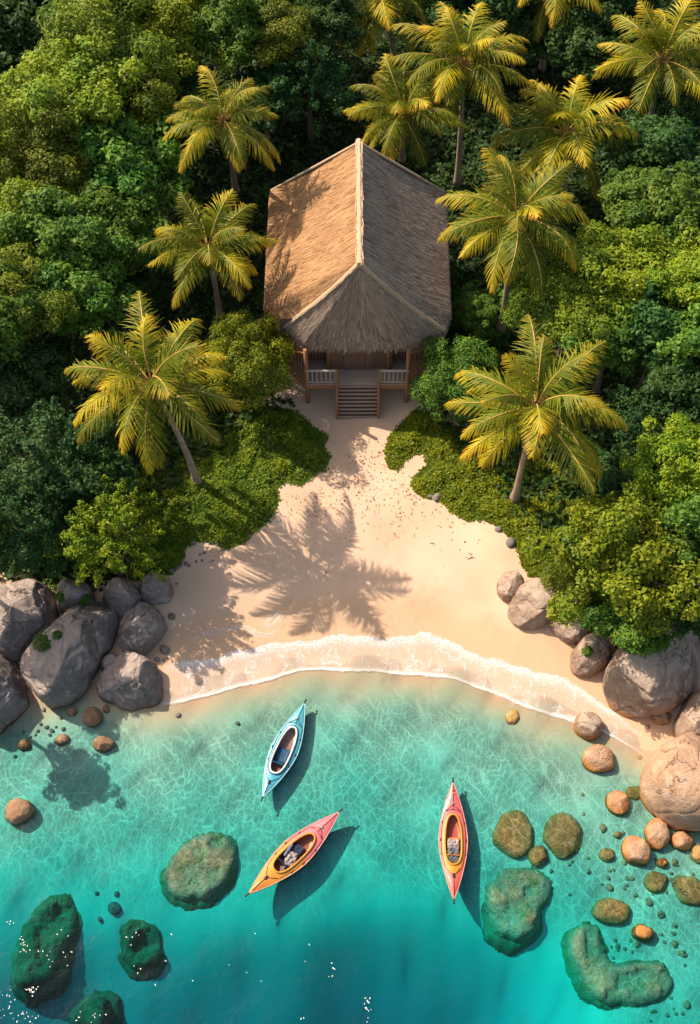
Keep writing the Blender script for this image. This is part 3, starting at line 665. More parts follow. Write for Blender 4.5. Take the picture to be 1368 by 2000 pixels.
# ------------------------------------------------------------------ leaves
def leaf_cloud(c, n, size, seed, fold=.25, aspect=.5):
    """c: Nx3 centres, n: Nx3 normals -> rhombic folded leaves"""
    r_ = np.random.default_rng(seed); N = len(c)
    n = n/np.linalg.norm(n, axis=1, keepdims=True)
    t = r_.normal(size=(N, 3)); t -= (t*n).sum(1, keepdims=True)*n; t /= np.linalg.norm(t, axis=1, keepdims=True)
    b_ = np.cross(n, t); s = (size*r_.uniform(.65, 1.35, N))[:,None]
    base = c-t*s*.5; tip = c+t*s*.5-n*s*.12; l = c+b_*s*aspect*.5+n*s*fold*.4-t*s*.05; r2 = c-b_*s*aspect*.5+n*s*fold*.4-t*s*.05
    v = np.stack([base, l, tip, r2], 1).reshape(-1, 3); f = np.arange(N*4).reshape(N, 4)
    return v, f
def crown_mesh(name, mat, seed, shape='round', nclump=70, per=150, leaf=.15, link=False, rough=.38, squash=.85):
    """unit crown, radius about 1, sitting on z=0..~1.5; leaf given for a crown of radius 2 m"""
    r_ = np.random.default_rng(seed); cs = []
    tries = 0
    while len(cs) < nclump and tries < 8000:
        tries += 1
        d = r_.normal(size=3); d /= np.linalg.norm(d)
        if d[2] < -.35: d[2] *= -.6
        lob = 1+rough*mnoise.noise(Vector((d[0]*1.7+seed, d[1]*1.7, d[2]*1.7)))*2.2
        rr = lob*r_.uniform(.62, .98)
        p = np.array([d[0]*rr, d[1]*rr, d[2]*rr*squash+.62])
        if shape == 'cone': p[:2] *= (1.15-.55*np.clip(p[2], 0, 1.6)); p[2] *= 1.25
        if all(np.sum((p-q[0])**2) > .042 for q in cs) : cs.append((p, r_.uniform(.17, .30)))
    C_ = []; Nn = []; var = []
    for p, rad in cs:
        m = int(per*(rad/.24)**2); d = r_.normal(size=(m, 3)); d /= np.linalg.norm(d, axis=1, keepdims=True)
        out = p-np.array([0, 0, .45]); out /= np.linalg.norm(out)
        d = d+out*.55+np.array([0, 0, .25]); d /= np.linalg.norm(d, axis=1, keepdims=True)
        el_ = np.array([1, 1, .72])
        if shape == 'spray':
            k = r_.uniform(0, 1.0, m)**.7
            C_.append(p-out*.1+out*(k*.42)[:,None]+r_.normal(size=(m, 3))*(.09*(1.15-k))[:,None]+np.array([0, 0, -.10])*(k**2)[:,None])
        else:
            sh = rad*r_.uniform(.55, 1.0, m)**.6
            sub = r_.normal(size=(m, 3))*.03
            C_.append(p+d*el_*sh[:,None]+sub)
        Nn.append(d*.8+np.array([0, 0, .55])+r_.normal(size=(m, 3))*.45)
        base = r_.uniform(.25, .75); var.append(np.clip(base+r_.normal(0, .18, m), 0, 1))
    C_ = np.concatenate(C_); Nn = np.concatenate(Nn); var = np.concatenate(var)
    v, f = leaf_cloud(C_, Nn, leaf/2.0, seed)
    return mesh(name, v, f, mat, False, {'var': np.repeat(var, 4)}, link=link), [q[0] for q in cs]
KINDS = {}
def kind(k, mat, shape, seeds, **kw):
    KINDS[k] = [crown_mesh('crown', M[mat], s, shape, **kw) for s in seeds]
kind('yellow', 'leaf_yellow', 'round', (1, 2), nclump=80, per=185, leaf=.165)
kind('olive', 'leaf_olive', 'round', (3, 4), nclump=80, per=230, leaf=.135)
kind('mid', 'leaf_mid', 'round', (5, 6, 7), nclump=80, per=150, leaf=.205)
kind('dark', 'leaf_dark', 'round', (8, 9), nclump=75, per=105, leaf=.25)
kind('blue', 'leaf_blue', 'spray', (10, 11), nclump=85, per=140, leaf=.15)
kind('feather', 'leaf_yellow', 'spray', (12, 13), nclump=110, per=130, leaf=.15)
kind('bush', 'leaf_mid', 'round', (14,), nclump=110, per=190, leaf=.13)
kind('brightbush', 'leaf_yellow', 'round', (15,), nclump=110, per=190, leaf=.13)
TREE_G = 'leafy trees of the forest round the hut'
_tc = {}
def tree(px, py, rpx, z, k, label, name='broadleaf_tree', hz=1.0, group=TREE_G):
    i = _tc.get(k, 0); _tc[k] = i+1
    me, cl = KINDS[k][i % len(KINDS[k])]
    p = at(px, py, z); R = rpx*mpp(px, py, z)
    g0 = h1(p[0], p[1]); root = empty(name, (p[0], p[1], g0)); tag(root, label, 'bush' if 'bush' in name else 'tree', group)
    rz = random.uniform(0, 6.28)
    zc = (z-g0)-.62*R*hz
    o = inst('crown', me, root, (0, 0, zc), (0, 0, rz), (R, R, R*hz))
    tb = MB(); topz = zc+.55*R*hz; lean = np.array([random.uniform(-.2, .2), random.uniform(-.2, .2)])*R
    r0 = .05+.045*R
    tb.tube([(0, 0, -.2), (lean[0]*.3, lean[1]*.3, topz*.4), (lean[0], lean[1], topz)], [r0*1.25, r0*.9, r0*.45], 8)
    ca, sa = math.cos(rz), math.sin(rz)
    for q in cl[::6]:
        e = np.array([(q[0]*ca-q[1]*sa)*R, (q[0]*sa+q[1]*ca)*R, zc+q[2]*R*hz]); s0 = np.array([lean[0]*.6, lean[1]*.6, topz*.6])
        mid = (s0+e)/2+np.array([0, 0, .12*R])
        tb.tube([s0, mid, e*1.02-s0*.02], [r0*.5, r0*.32, r0*.12], 5)
    tb.build('trunk', M['bark'], root, True)
    return root
T = [
 (212,1052,84,3.2,'feather','bright yellow-green feathery tree standing just above the grey boulders',1.05),
 (488,718,78,3.2,'brightbush','bright green leafy bush standing against the sunlit corner of the hut',1.3),
 (893,752,74,2.8,'bush','round green bush standing against the shaded corner of the hut',1.15),
 (1205,1090,125,4.0,'yellow','large bright tree overhanging the huge tan boulder at the beach end',1.0),
 (1235,1205,85,2.6,'mid','lower lush green bough-tree drooping onto the tan boulders',.8),
 (1130,1140,62,2.6,'olive','small olive tree just above the wide cracked tan boulder',.9),
 (1118,590,98,5.0,'olive','large olive tree right of the second tallest palm trunk, facing the hut',.9),
 (1205,545,105,5.6,'yellow','wide yellow-green tree beside the large olive one',.85),
 (1195,660,80,4.6,'mid','green tree below the wide yellow-green one, above the dark hollow',.9),
 (1300,430,95,5.6,'mid','light green tree at the photo edge under the leaning palm',.9),
 (1235,395,65,4.6,'mid','small light green tree between the low palm and the photo-edge trees',.9),
 (1290,300,80,4.5,'dark','dark tree below the base of the palm in the upper corner',.9),
 (1355,560,85,6.0,'yellow','yellow-green tree cut by the photo edge beside the wide one',.9),
 (1290,640,90,5.0,'dark','dark green tree below the wide yellow-green one at the photo edge',.9),
 (1355,740,85,4.5,'dark','deep green tree at the photo edge behind the bright palm beside the beach',.9),
 (1345,915,85,5.0,'yellow','bright yellow tree at the photo edge, lit above dark forest',1.1),
 (1265,840,75,3.6,'blue','blue-green tree in shade between the lower palm and the bright yellow tree',.9),
 (1225,950,75,3.2,'dark','dark tree in shade beside the lower palm, below the blue-green one',.8),
 (1350,1050,85,4.2,'mid','green tree at the photo edge above the big overhanging tree',1.0),
 (1350,1160,75,3.2,'dark','dark tree at the photo edge behind the huge tan boulder',1.0),
 (925,612,38,2.0,'mid','small sunlit shrub-like tree beside the shaded side of the hut',.8),
 (215,95,120,7.0,'olive','big olive-yellow tree at the crest of the forest, far corner',.9),
 (345,70,95,6.2,'yellow','yellow-green tree at the crest behind the upper palm',.9),
 (455,45,85,6.5,'mid','green tree touching the top of the photo behind the upper palm',.9),
 (550,70,75,6.0,'olive','olive tree at the top of the photo beside the shaded feathery tree',.9),
 (640,40,60,6.0,'dark','dark tree at the top of the photo beside the first palm cut by it',.9),
 (605,165,85,4.4,'blue','blue-green feathery tree in shade behind the hut ridge',1.1),
 (125,195,120,7.2,'yellow','wide yellow-lit tree on the forest slope, second below the crest',.85),
 (255,225,100,5.8,'olive','olive tree on the slope beside the upper palm fronds',.9),
 (45,80,95,5.5,'dark','dark bluish tree in the shaded far corner of the forest',.9),
 (15,210,75,4.5,'blue','blue-green tree in the shade at the photo edge below the far corner',.9),
 (235,335,110,5.5,'mid','broad green tree in the middle of the slope beside the upper palm',.9),
 (90,300,95,6.6,'olive','olive tree on the slope above the yellowish photo-edge tree',.85),
 (30,430,90,6.0,'yellow','yellowish tree at the photo edge half way up the slope',.9),
 (215,455,95,5.0,'mid','light green tree just behind the middle palm',.9),
 (110,465,100,6.0,'mid','mid-green tree on the slope left of the one behind the middle palm',.85),
 (45,600,90,5.6,'olive','olive-brown tree at the photo edge behind the lowest beach palm',1.0),
 (150,575,90,5.2,'mid','tree with light tips in the half shade above the lowest beach palm',.9),
 (250,575,55,3.2,'dark','dark small tree between the middle palm and the lowest beach palm',.9),
 (40,735,85,4.4,'dark','dark tree at the photo edge level with the lowest beach palm',1.0),
 (110,720,70,3.4,'blue','shaded blue-green tree behind the fronds of the lowest beach palm',.9),
 (85,885,105,4.4,'blue','large shaded blue-green tree above the bright feathery one',.9),
 (185,950,80,3.2,'dark','dark green tree between the big blue-green one and the ground cover',.9),
 (25,1010,90,4.0,'blue','shaded blue-green tree at the photo edge above the grey boulders',.9),
 (95,1060,60,2.4,'dark','low dark tree in the shade just above the flat grey boulder',.8),
 (355,165,55,4.4,'mid','small green tree filling the gap behind the upper palm crown',.9),
 (520,190,60,4.6,'dark','dark tree in the gap between the upper palm and the feathery one',.9),
 (1010,70,60,4.0,'dark','dark tree in the shade behind the tallest palm',.9),
 (1150,90,80,4.2,'dark','dark tree in the shade between the upper palms',.9),
 (1230,40,60,4.2,'dark','dark tree at the top of the photo behind the corner palm',.9),
 (870,40,70,3.8,'dark','dark tree at the top of the photo between two cut palms',.9),
 (1345,215,55,4.2,'dark','dark tree at the photo edge under the corner palm',.9),
 (-95,1050,85,5.0,'mid','tall tree mostly cut off by the photo edge that shades the grey boulders',1.0),
 (-85,1300,52,3.8,'mid','tall tree mostly cut off by the photo edge that shades the stony shallows',1.0),
 (-60,640,110,6.0,'mid','tree mostly cut off by the photo edge behind the olive-brown one',1.0),
 (1440,660,110,6.0,'mid','tree mostly cut off by the photo edge behind the dark one',1.0),
 (1440,1000,100,5.0,'mid','tree mostly cut off by the photo edge behind the bright yellow one',1.0),
 (-60,300,110,6.5,'olive','tree mostly cut off by the photo edge beside the olive slope tree',1.0),
 (300,-70,120,7.5,'olive','tree mostly cut off by the top of the photo on the forest crest',1.0),
 (100,-60,120,6.5,'dark','tree mostly cut off by the top of the photo in the shaded corner',1.0),
 (520,-70,110,6.5,'mid','tree mostly cut off by the top of the photo behind the green one',1.0),
 (980,-60,110,5.5,'dark','tree mostly cut off by the top of the photo behind the tallest palm',1.0),
 (1200,-60,110,5.5,'mid','tree mostly cut off by the top of the photo behind the corner palm',1.0),
]
for t in T:
    nm = 'leafy_bush' if 'bush' in t[4] else 'broadleaf_tree'
    tree(t[0], t[1], t[2], t[3], t[4], t[5], nm, t[6])

# ground cover and undergrowth (countless leaves)
def cover(name, poly_px, n, size, mat, label, hb, seed, zz=.7, avoid=None, kind_='stuff'):
    r_ = np.random.default_rng(seed); P = np.array(wpoly(poly_px, zz)); lo = P.min(0); hi = P.max(0)
    xy = r_.uniform(lo, hi, (n*3, 2)); xy = xy[in_poly(xy[:,0], xy[:,1], [tuple(q) for q in P])][:n]
    if avoid is not None: xy = xy[~avoid(xy)]
    e = np.full(len(xy), 9.0)
    for i in range(len(P)):
        a = P[i]; d = P[(i+1) % len(P)]-a; t = np.clip(((xy-a)@d)/(d@d), 0, 1); e = np.minimum(e, np.linalg.norm(xy-a-t[:,None]*d, axis=1))
    nz = np.array([mnoise.noise(Vector((x*1.1, y*1.1, seed)))+.6*mnoise.noise(Vector((x*3.1, y*3.1, seed+3)))+.35*mnoise.noise(Vector((x*7, y*7, seed+5))) for x, y in xy])
    hgt = hb*(.45+.75*nz)*ss(0, .5, e)+.02
    jit = xy+r_.normal(0, .05, xy.shape)
    z = H(xy[:,0], xy[:,1])+np.maximum(hgt, .015)*r_.uniform(.6, 1.0, len(xy))
    c = np.column_stack([jit, z]); nn = np.column_stack([r_.normal(0, .5, (len(xy), 2)), np.ones(len(xy))])
    v, f = leaf_cloud(c, nn, size, seed, aspect=.75)
    var = np.clip(.45+.5*nz+r_.normal(0, .2, len(xy)), 0, 1)
    o = mesh(name, v, f, M[mat], False, {'var': np.repeat(var, 4)}); tag(o, label, 'plants', kind=kind_); return o
LEFT_COVER = [(440,840),(470,790),(570,800),(590,812),(606,828),(620,838),(641,850),(632,872),(645,888),(636,915),(610,928),(590,945),(560,938),(541,950),(545,975),(528,1008),(500,1030),(478,1052),(440,1064),(418,1052),(378,1050),(360,1065),(354,1090),(332,1116),(250,1125),(215,1000),(280,890)]
RIGHT_COVER = [(815,800),(788,825),(762,850),(752,880),(760,908),(778,914),(792,893),(812,882),(832,884),(836,905),(808,930),(806,952),(830,968),(860,972),(885,995),(915,1012),(945,1010),(970,1022),(1000,1045),(1015,1072),(1022,1098),(1040,1120),(1065,1132),(1110,1138),(1150,1000),(1100,900),(960,850),(880,830)]
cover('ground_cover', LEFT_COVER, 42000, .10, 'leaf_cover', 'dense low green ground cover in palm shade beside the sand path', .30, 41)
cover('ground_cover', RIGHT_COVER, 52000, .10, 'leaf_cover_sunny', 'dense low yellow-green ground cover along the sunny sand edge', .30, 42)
HOUSE_BOX = (-3.2, 28.2, 3.9, 36.5)
def avoid_house(xy): return (xy[:,0] > HOUSE_BOX[0]) & (xy[:,0] < HOUSE_BOX[2]) & (xy[:,1] > HOUSE_BOX[1]) & (xy[:,1] < HOUSE_BOX[3]) | in_poly(xy[:,0], xy[:,1], SANDW)
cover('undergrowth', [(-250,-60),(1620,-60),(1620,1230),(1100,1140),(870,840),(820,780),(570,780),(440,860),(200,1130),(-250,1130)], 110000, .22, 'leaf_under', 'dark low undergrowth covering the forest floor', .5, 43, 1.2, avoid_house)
cover('undergrowth', [(890,560),(960,520),(1040,560),(1030,640),(960,680),(890,690)], 7000, .13, 'leaf_mid', 'sunlit low undergrowth beside the shaded wall of the hut', .5, 44, 1.0)

# ------------------------------------------------------------------ palms
def frond_mesh(seed, e0, droop, Lf=3.1, twist=0.0, nl=44):
    """one frond along +X from the origin; leaves hang on both sides of the rib"""
    r_ = random.Random(seed); K = 24; p = np.zeros(3); pts = [p.copy()]; tans = []; side = r_.uniform(-.35, .35)
    for i in range(K):
        s = (i+.5)/K; e = e0-droop*s**1.35; az = side*s*s
        t = np.array([math.cos(e)*math.cos(az), math.cos(e)*math.sin(az), math.sin(e)]); tans.append(t); p = p+t*Lf/K; pts.append(p.copy())
    tans.append(tans[-1]); pts = np.array(pts); tans = np.array(tans)
    vs = []; fs = []; tt = []; var = []
    def P(s):
        k = min(K-1e-6, s*K); i = int(k); f = k-i; return pts[i]*(1-f)+pts[i+1]*f, tans[i]*(1-f)+tans[min(K, i+1)]*f
    for sd in (-1, 1):
        for i in range(nl):
            s = .13+.87*(i+r_.uniform(-.3, .3))/nl; s = min(max(s, .12), .995)
            o, t = P(s); t = t/np.linalg.norm(t); lat = np.cross(np.array([0, 0, 1.0]), t)
            if np.linalg.norm(lat) < .15: lat = np.array([0, 1.0, 0])
            lat = lat/np.linalg.norm(lat); up = np.cross(t, lat)
            ln = 1.0*(math.sin(math.pi*min(1, .16+.80*s))**.7)*r_.uniform(.85, 1.1)*(1-.30*s)
            a = math.radians(60-30*s+r_.uniform(-9, 9)); d = t*math.cos(a)+sd*lat*math.sin(a)+up*r_.uniform(.0, .18)
            d /= np.linalg.norm(d); w = .017+.009*math.sin(math.pi*s)
            q = o.copy(); n0 = len(vs); segs = 4; dd = d.copy(); dr = r_.uniform(.12, .38)
            for j in range(segs+1):
                u = j/segs; ww = w*(1-.8*u**2) if j < segs else .003
                wd_ = np.cross(dd, up*.9+lat*sd*.3); wd_ /= np.linalg.norm(wd_)+1e-9
                vs += [q+wd_*ww, q-wd_*ww]; tt += [s*.62+.40*u]*2; var += [min(1, max(0, r_.gauss(.5, .22)))]*2
                dd = dd+np.array([0, 0, -dr]); dd /= np.linalg.norm(dd); q = q+dd*ln/segs
            for j in range(segs): fs.append((n0+2*j, n0+2*j+1, n0+2*j+3, n0+2*j+2))
    me = mesh('frond', vs, fs, M['frond'], False, {'tt': tt, 'var': var}, link=False)
    me.materials.append(M['rachis'])
    mb = MB(); mb.tube(list(pts), [.040*(1-.85*i/K) for i in range(K+1)], 5)
    import bmesh
    bm = bmesh.new(); bm.from_mesh(me); n0 = len(bm.verts)
    vl = [bm.verts.new(Vector(q)) for q in mb.v]
    for f in mb.f:
        try: ff = bm.faces.new([vl[i] for i in f]); ff.material_index = 1
        except ValueError: pass
    bm.to_mesh(me); bm.free(); return me
FR_UP = [frond_mesh(200+i, math.radians(80-6*i), math.radians(62+10*i), 2.6) for i in range(3)]
FR_MID = [frond_mesh(210+i, math.radians(52-7*i), math.radians(74+7*i), 3.2, nl=50) for i in range(4)]
FR_LOW = [frond_mesh(220+i, math.radians(24-8*i), math.radians(50+8*i), 3.2, nl=50) for i in range(4)]
FR_HANG = [frond_mesh(230+i, math.radians(-18-10*i), math.radians(45), 2.6) for i in range(2)]
nutbm = MB()
def sphere(mb, c, r, n=8, m=6, sq=1.15):
    v = []; f = []
    for j in range(m+1):
        a = -math.pi/2+math.pi*j/m
        for i in range(n): v.append((c[0]+r*math.cos(a)*math.cos(6.2832*i/n), c[1]+r*math.cos(a)*math.sin(6.2832*i/n), c[2]+sq*r*math.sin(a)))
    for j in range(m):
        for i in range(n): f.append((j*n+i, j*n+(i+1) % n, (j+1)*n+(i+1) % n, (j+1)*n+i))
    mb.add(v, f)
def palm(crown, base, rpx, label, seed, hfix=None, nf=(6, 8, 8, 2), cz=None):
    r_ = random.Random(seed); nf = (nf[0]+r_.choice((-1, 0, 1)), nf[1]+r_.choice((-1, 0)), nf[2]+r_.choice((-1, 0)), nf[3]+r_.choice((-1, 0, 1))); B = ground_at(*base) if hfix is None else None
    if hfix is None: Tp = aty(crown[0], crown[1], B[1]+r_.uniform(-.2, .2))
    if cz is not None: Tp = at(crown[0], crown[1], cz)
    if hfix is not None:
        Tp = at(crown[0], crown[1], hfix); B = np.array([Tp[0]+base[0], Tp[1]+base[1], 0]); B[2] = h1(B[0], B[1])
    root = empty('palm_tree', tuple(B)); tag(root, label, 'palm tree', 'coconut palms round the hut and beach')
    D = Tp-B; mb = MB(); pts = []; rad = []
    n = 16
    for i in range(n+1):
        u = i/n; c = D*u; bend = math.sin(math.pi*u)*.14*np.linalg.norm(D[:2]); dirn = D[:2]/(np.linalg.norm(D[:2])+1e-6)
        c = np.array([c[0]-dirn[0]*bend, c[1]-dirn[1]*bend, c[2]]); pts.append(c if i else c-np.array([0, 0, .25]))
        rad.append(.135-.055*u+.11*math.exp(-u*14)+.008*(i % 2))
    mb.tube(pts, rad, 10); mb.build('trunk', M['palm_bark'], root, True)
    S_ = rpx*float(np.dot(Tp-CP, AF))/FPX/2.75
    top = tuple(D)
    fb = MB(); fb.tube([(0, 0, -.45*S_), (0, 0, -.1*S_), (0, 0, .25*S_), (0, 0, .5*S_)], [.10*S_, .20*S_, .16*S_, .04*S_], 9)
    for k in range(9):
        a = r_.uniform(0, 6.28); fb.tube([(.1*math.cos(a), .1*math.sin(a), .0), (.42*S_*math.cos(a), .42*S_*math.sin(a), -.05*S_), (.6*S_*math.cos(a), .6*S_*math.sin(a), -.45*S_)], [.018, .014, .006], 4)
    o = fb.build('crown_fibre', M['fibre'], root, True); o.location = top
    nb = MB()
    for k in range(r_.randint(3, 6)):
        a = r_.uniform(0, 6.28); sphere(nb, (.26*S_*math.cos(a), .26*S_*math.sin(a), -.22*S_+r_.uniform(-.1, .08)), .11)
    o = nb.build('coconut_cluster', M['coconut'], root, True); o.location = top
    ga = r_.uniform(0, 6.28); k = 0
    for lst, cnt, zoff in ((FR_UP, nf[0], .28), (FR_MID, nf[1], .18), (FR_LOW, nf[2], .06), (FR_HANG, nf[3], -.06)):
        for i in range(cnt):
            a = ga+i*6.2832/cnt+r_.uniform(-.22, .22)
            if zoff < .1:
                ta = math.atan2(-1.0, (B[0]-Tp[0])*.35); da = (a-ta+math.pi) % (2*math.pi)-math.pi
                if abs(da) < .36: a = ta+math.copysign(.40, da)
            s = S_*r_.uniform(.88, 1.10)
            inst('frond', lst[r_.randrange(len(lst))], root, (top[0]+.10*math.cos(a), top[1]+.10*math.sin(a), top[2]+zoff*S_), (r_.uniform(-.25, .25), r_.uniform(-.08, .08), a), (s, s, s))
        ga += 1.9
    return root
palm((437,240), (462,380), 112, 'palm behind the sunlit roof slope, highest of the three in line on the forest side', 1, cz=7.6)
palm((408,490), (432,628), 118, 'middle palm of the three in line beside the sunlit roof slope', 2, cz=5.7)
palm((297,755), (388,945), 160, 'long-trunked leaning palm whose base stands in the shaded ground cover by the beach', 3)
palm((790,225), (785,318), 112, 'short palm directly behind the back gable of the hut', 4, cz=6.0)
palm((905,130), (893,362), 128, 'tallest straight palm behind the shaded roof slope, with a long bare trunk', 5)
palm((1008,430), (978,650), 146, 'palm beside the shaded roof slope, its trunk rising from low shrubs', 6)
palm((1045,802), (1005,978), 166, 'bright yellow palm standing in the sunny ground cover beside the beach', 7)
palm((1105,265), (1100,395), 138, 'low wide palm with orange tips between the tall palm and the corner palm', 8)
palm((1290,125), (1262,268), 130, 'leaning palm with orange hanging fronds in the upper corner', 9)
palm((738,-5), (772,125), 112, 'palm cut by the top of the photo, above the ridge of the hut', 10)
palm((1075,-22), (1058,138), 110, 'palm cut by the top of the photo, showing a thin pale trunk', 11)
palm((845,-60), (850,70), 95, 'palm cut by the top of the photo, between the ridge palm and the tallest one', 12)

# ------------------------------------------------------------------ the hut
EZ = 3.95; RZ = 7.35; DK = 1.95
h_l = at(524, 500, EZ)[0]; h_r = at(874, 500, EZ)[0]; HX = at(702, 400, RZ)[0]
yb = at(700, 378, EZ)[1]; yfr = at(700, 662, EZ)[1]; rby = at(703, 281, RZ)[1]; rfy = at(700, 516, RZ)[1]
hut = empty('thatched_hut', (HX, 28.1, h1(HX, 28.1))); HB = np.array(hut.location)
tag(hut, 'timber hut on stilts with a steep thatched roof and front steps onto the sand', 'hut')
def L(p): return tuple(np.array(p)-HB)
# roof corner points
RB = np.array([HX, rby, RZ]); RFt = np.array([HX, rfy, RZ])
LB = np.array([at(530, 377, EZ)[0], yb+.1, EZ]); LF = np.array([at(519, 598, EZ)[0], at(519, 598, EZ)[1], EZ-.05])
RBk = np.array([at(869, 381, EZ)[0], yb, EZ]); RF = np.array([at(879, 612, EZ)[0], at(879, 612, EZ)[1], EZ-.05])
FL = np.array([at(556, 636, EZ)[0], at(556, 636, EZ)[1], EZ-.08]); FR = np.array([at(868, 644, EZ)[0], at(868, 644, EZ)[1], EZ-.08])
F1 = np.array([at(600, 662, EZ)[0], yfr, EZ-.14]); F2 = np.array([at(812, 662, EZ)[0], yfr, EZ-.14])
def curve_eave(pts, n):
    pts = np.array(pts); d = np.concatenate([[0], np.cumsum(np.linalg.norm(np.diff(pts, axis=0), axis=1))]); t = np.linspace(0, d[-1], n)
    return np.stack([np.interp(t, d, pts[:,i]) for i in range(3)], -1)
left_e = curve_eave([LB, LF, FL], 60); right_e = curve_eave([RBk, RF, FR], 60); front_e = curve_eave([FL, F1, F2, FR], 50)
left_r = curve_eave([RB, RFt], 60); right_r = left_r.copy()
# side slopes end on the hips: last part of the ridge line stays at the apex
def ridge_for(e, stop):
    out = []
    ylen = rby-rfy
    for i, p in enumerate(e):
        t = i/(len(e)-1); out.append(RB+(RFt-RB)*min(1, t/stop))
    return np.array(out)
left_r = ridge_for(left_e, .86); right_r = ridge_for(right_e, .86); front_r = np.repeat(RFt[None], 50, 0)
def slope_pt(top, bot, t, sag=.16):
    p = top+(bot-top)*t; p = p.copy(); p[..., 2] -= sag*np.sin(np.pi*t); return p
rv = []; rf_ = []; ra = []
def slab(top, bot, m=14):
    n = len(top); b0 = len(rv)
    for i in range(n):
        for j in range(m+1): rv.append(tuple(slope_pt(top[i], bot[i], j/m))); ra.append(.15)
    for i in range(n-1):
        for j in range(m): rf_.append((b0+i*(m+1)+j, b0+(i+1)*(m+1)+j, b0+(i+1)*(m+1)+j+1, b0+i*(m+1)+j+1))
    # thick eave: skirt down and under
    b1 = len(rv)
    for i in range(n):
        p = np.array(bot[i]); inn = (np.array([HX, (rby+rfy)/2-1, p[2]])-p); inn = inn/np.linalg.norm(inn)
        rv.append(tuple(p+np.array([0, 0, -.20])+inn*.06)); rv.append(tuple(p+np.array([0, 0, -.12])+inn*.9+np.array([0, 0, .45]))); ra.extend([.1, .05])
    for i in range(n-1):
        a, b2 = b0+i*(m+1)+m, b0+(i+1)*(m+1)+m
        rf_.append((a, b2, b1+2*(i+1), b1+2*i)); rf_.append((b1+2*i, b1+2*(i+1), b1+2*(i+1)+1, b1+2*i+1))
slab(left_r, left_e); slab(right_r, right_e); slab(front_r, front_e)
k0 = len(rv); rv += [tuple(RB), tuple(LB), tuple(RBk)]; ra += [.2]*3; rf_.append((k0, k0+2, k0+1))
def straw(top, bot, n, seed, w, ln, rag=.22, lift=.05, slant=0.0):
    """bundles of straw laid down the slope in overlapping courses"""
    r_ = np.random.default_rng(seed); m = len(top); v = []; f = []; a = []
    courses = 26
    for k in range(n):
        u = r_.uniform(0, m-1.001); i = int(u); fr_ = u-i; T_ = top[i]*(1-fr_)+top[i+1]*fr_; B_ = bot[i]*(1-fr_)+bot[i+1]*fr_
        SL = np.linalg.norm(B_-T_); c = r_.integers(0, courses); t0 = c/courses+r_.uniform(-.3, .3)/courses; l = ln*r_.uniform(.6, 1.3)/SL
        t0 = max(0, t0); t1 = min(t0+l, 1+rag*r_.uniform(0, 1)/SL)
        if t1 <= t0+.01: continue
        p0 = slope_pt(T_, B_, t0); p1 = slope_pt(T_, B_, min(t1, 1.0))
        if t1 > 1: p1 = p1+np.array([0, 0, -(t1-1)*SL*.9])+(B_-T_)/SL*(t1-1)*SL*.5
        al = bot[min(i+1, m-1)]-bot[i]; al = al/(np.linalg.norm(al)+1e-9); d = p1-p0; nn = np.cross(al, d); nn /= np.linalg.norm(nn)+1e-9
        if nn[2] < 0: nn = -nn
        sl = al*(r_.normal(0, .05)+slant)*np.linalg.norm(d); ww = w*r_.uniform(.5, 1.4)/2
        lf0 = .004+r_.uniform(0, .012); lf1 = lift*r_.uniform(.4, 1.2)
        b0 = len(v); mid = (p0+p1)/2
        v += [p0-al*ww+nn*lf0, p0+al*ww+nn*lf0, mid+al*ww+sl*.5+nn*(lf1*.7), mid-al*ww+sl*.5+nn*(lf1*.7+.012), p1+al*ww*.6+sl+nn*lf1, p1-al*ww*.6+sl+nn*lf1]
        f += [(b0, b0+1, b0+2, b0+3), (b0+3, b0+2, b0+4, b0+5)]; a += [float(np.clip(r_.normal(.55, .22), 0, 1))]*6
    return v, f, a
roof = mesh('roof', [L(p) for p in rv], rf_, M['thatch_grey'], False, {'var': ra}, hut)
def thatch_part(name, parts, mat, label=None):
    vs = []; fs = []; aa = []
    for v, f, a in parts:
        b0 = len(vs); vs += [L(p) for p in v]; fs += [tuple(i+b0 for i in q) for q in f]; aa += a
    o = mesh(name, vs, fs, mat, False, {'var': aa}, roof)
    if label: o['label'] = label
    return o
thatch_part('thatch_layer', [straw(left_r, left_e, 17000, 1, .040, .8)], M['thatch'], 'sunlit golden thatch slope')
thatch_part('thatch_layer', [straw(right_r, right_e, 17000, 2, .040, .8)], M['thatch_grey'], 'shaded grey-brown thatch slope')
thatch_part('thatch_layer', [straw(front_r, front_e, 9000, 3, .042, .8, rag=.45), straw((front_r*.12+front_e*.88), front_e, 1500, 4, .055, .45, rag=.5)], M['thatch_grey'], 'front thatch hip with a ragged fringe')
def cap(name, path, w, n, seed, r0):
    mb = MB(); mb.tube(path, [r0*(1+.08*math.sin(i*2.1)) for i in range(len(path))], 8, a=.45)
    o = mb; r_ = random.Random(seed); path = np.array(path); m = len(path)
    for k in range(n):
        u = r_.uniform(0, m-1.5); i = int(u); f = u-i; p = path[i]*(1-f)+path[i+1]*f; d = path[i+1]-path[i]; d = d/np.linalg.norm(d)
        lat = np.cross(d, np.array([0, 0, 1.0])); lat /= np.linalg.norm(lat); s = r_.choice((-1, 1)); q = p+lat*s*r0*r_.uniform(.3, 1.05)+np.array([0, 0, r0*r_.uniform(.3, .85)])
        l = r_.uniform(.2, .5); o.tube([q, q+d*l+lat*s*r_.uniform(0, .05)+np.array([0, 0, -.02])], [.014, .01], 4, a=r_.random())
    o.v = [L(p) for p in o.v]
    return o.build(name, M['thatch_cap'], roof, False)
cap('ridge_cap', [RB+np.array([0, .12-(rby-rfy+.2)*i/20, .06]) for i in range(21)], .3, 260, 5, .12)
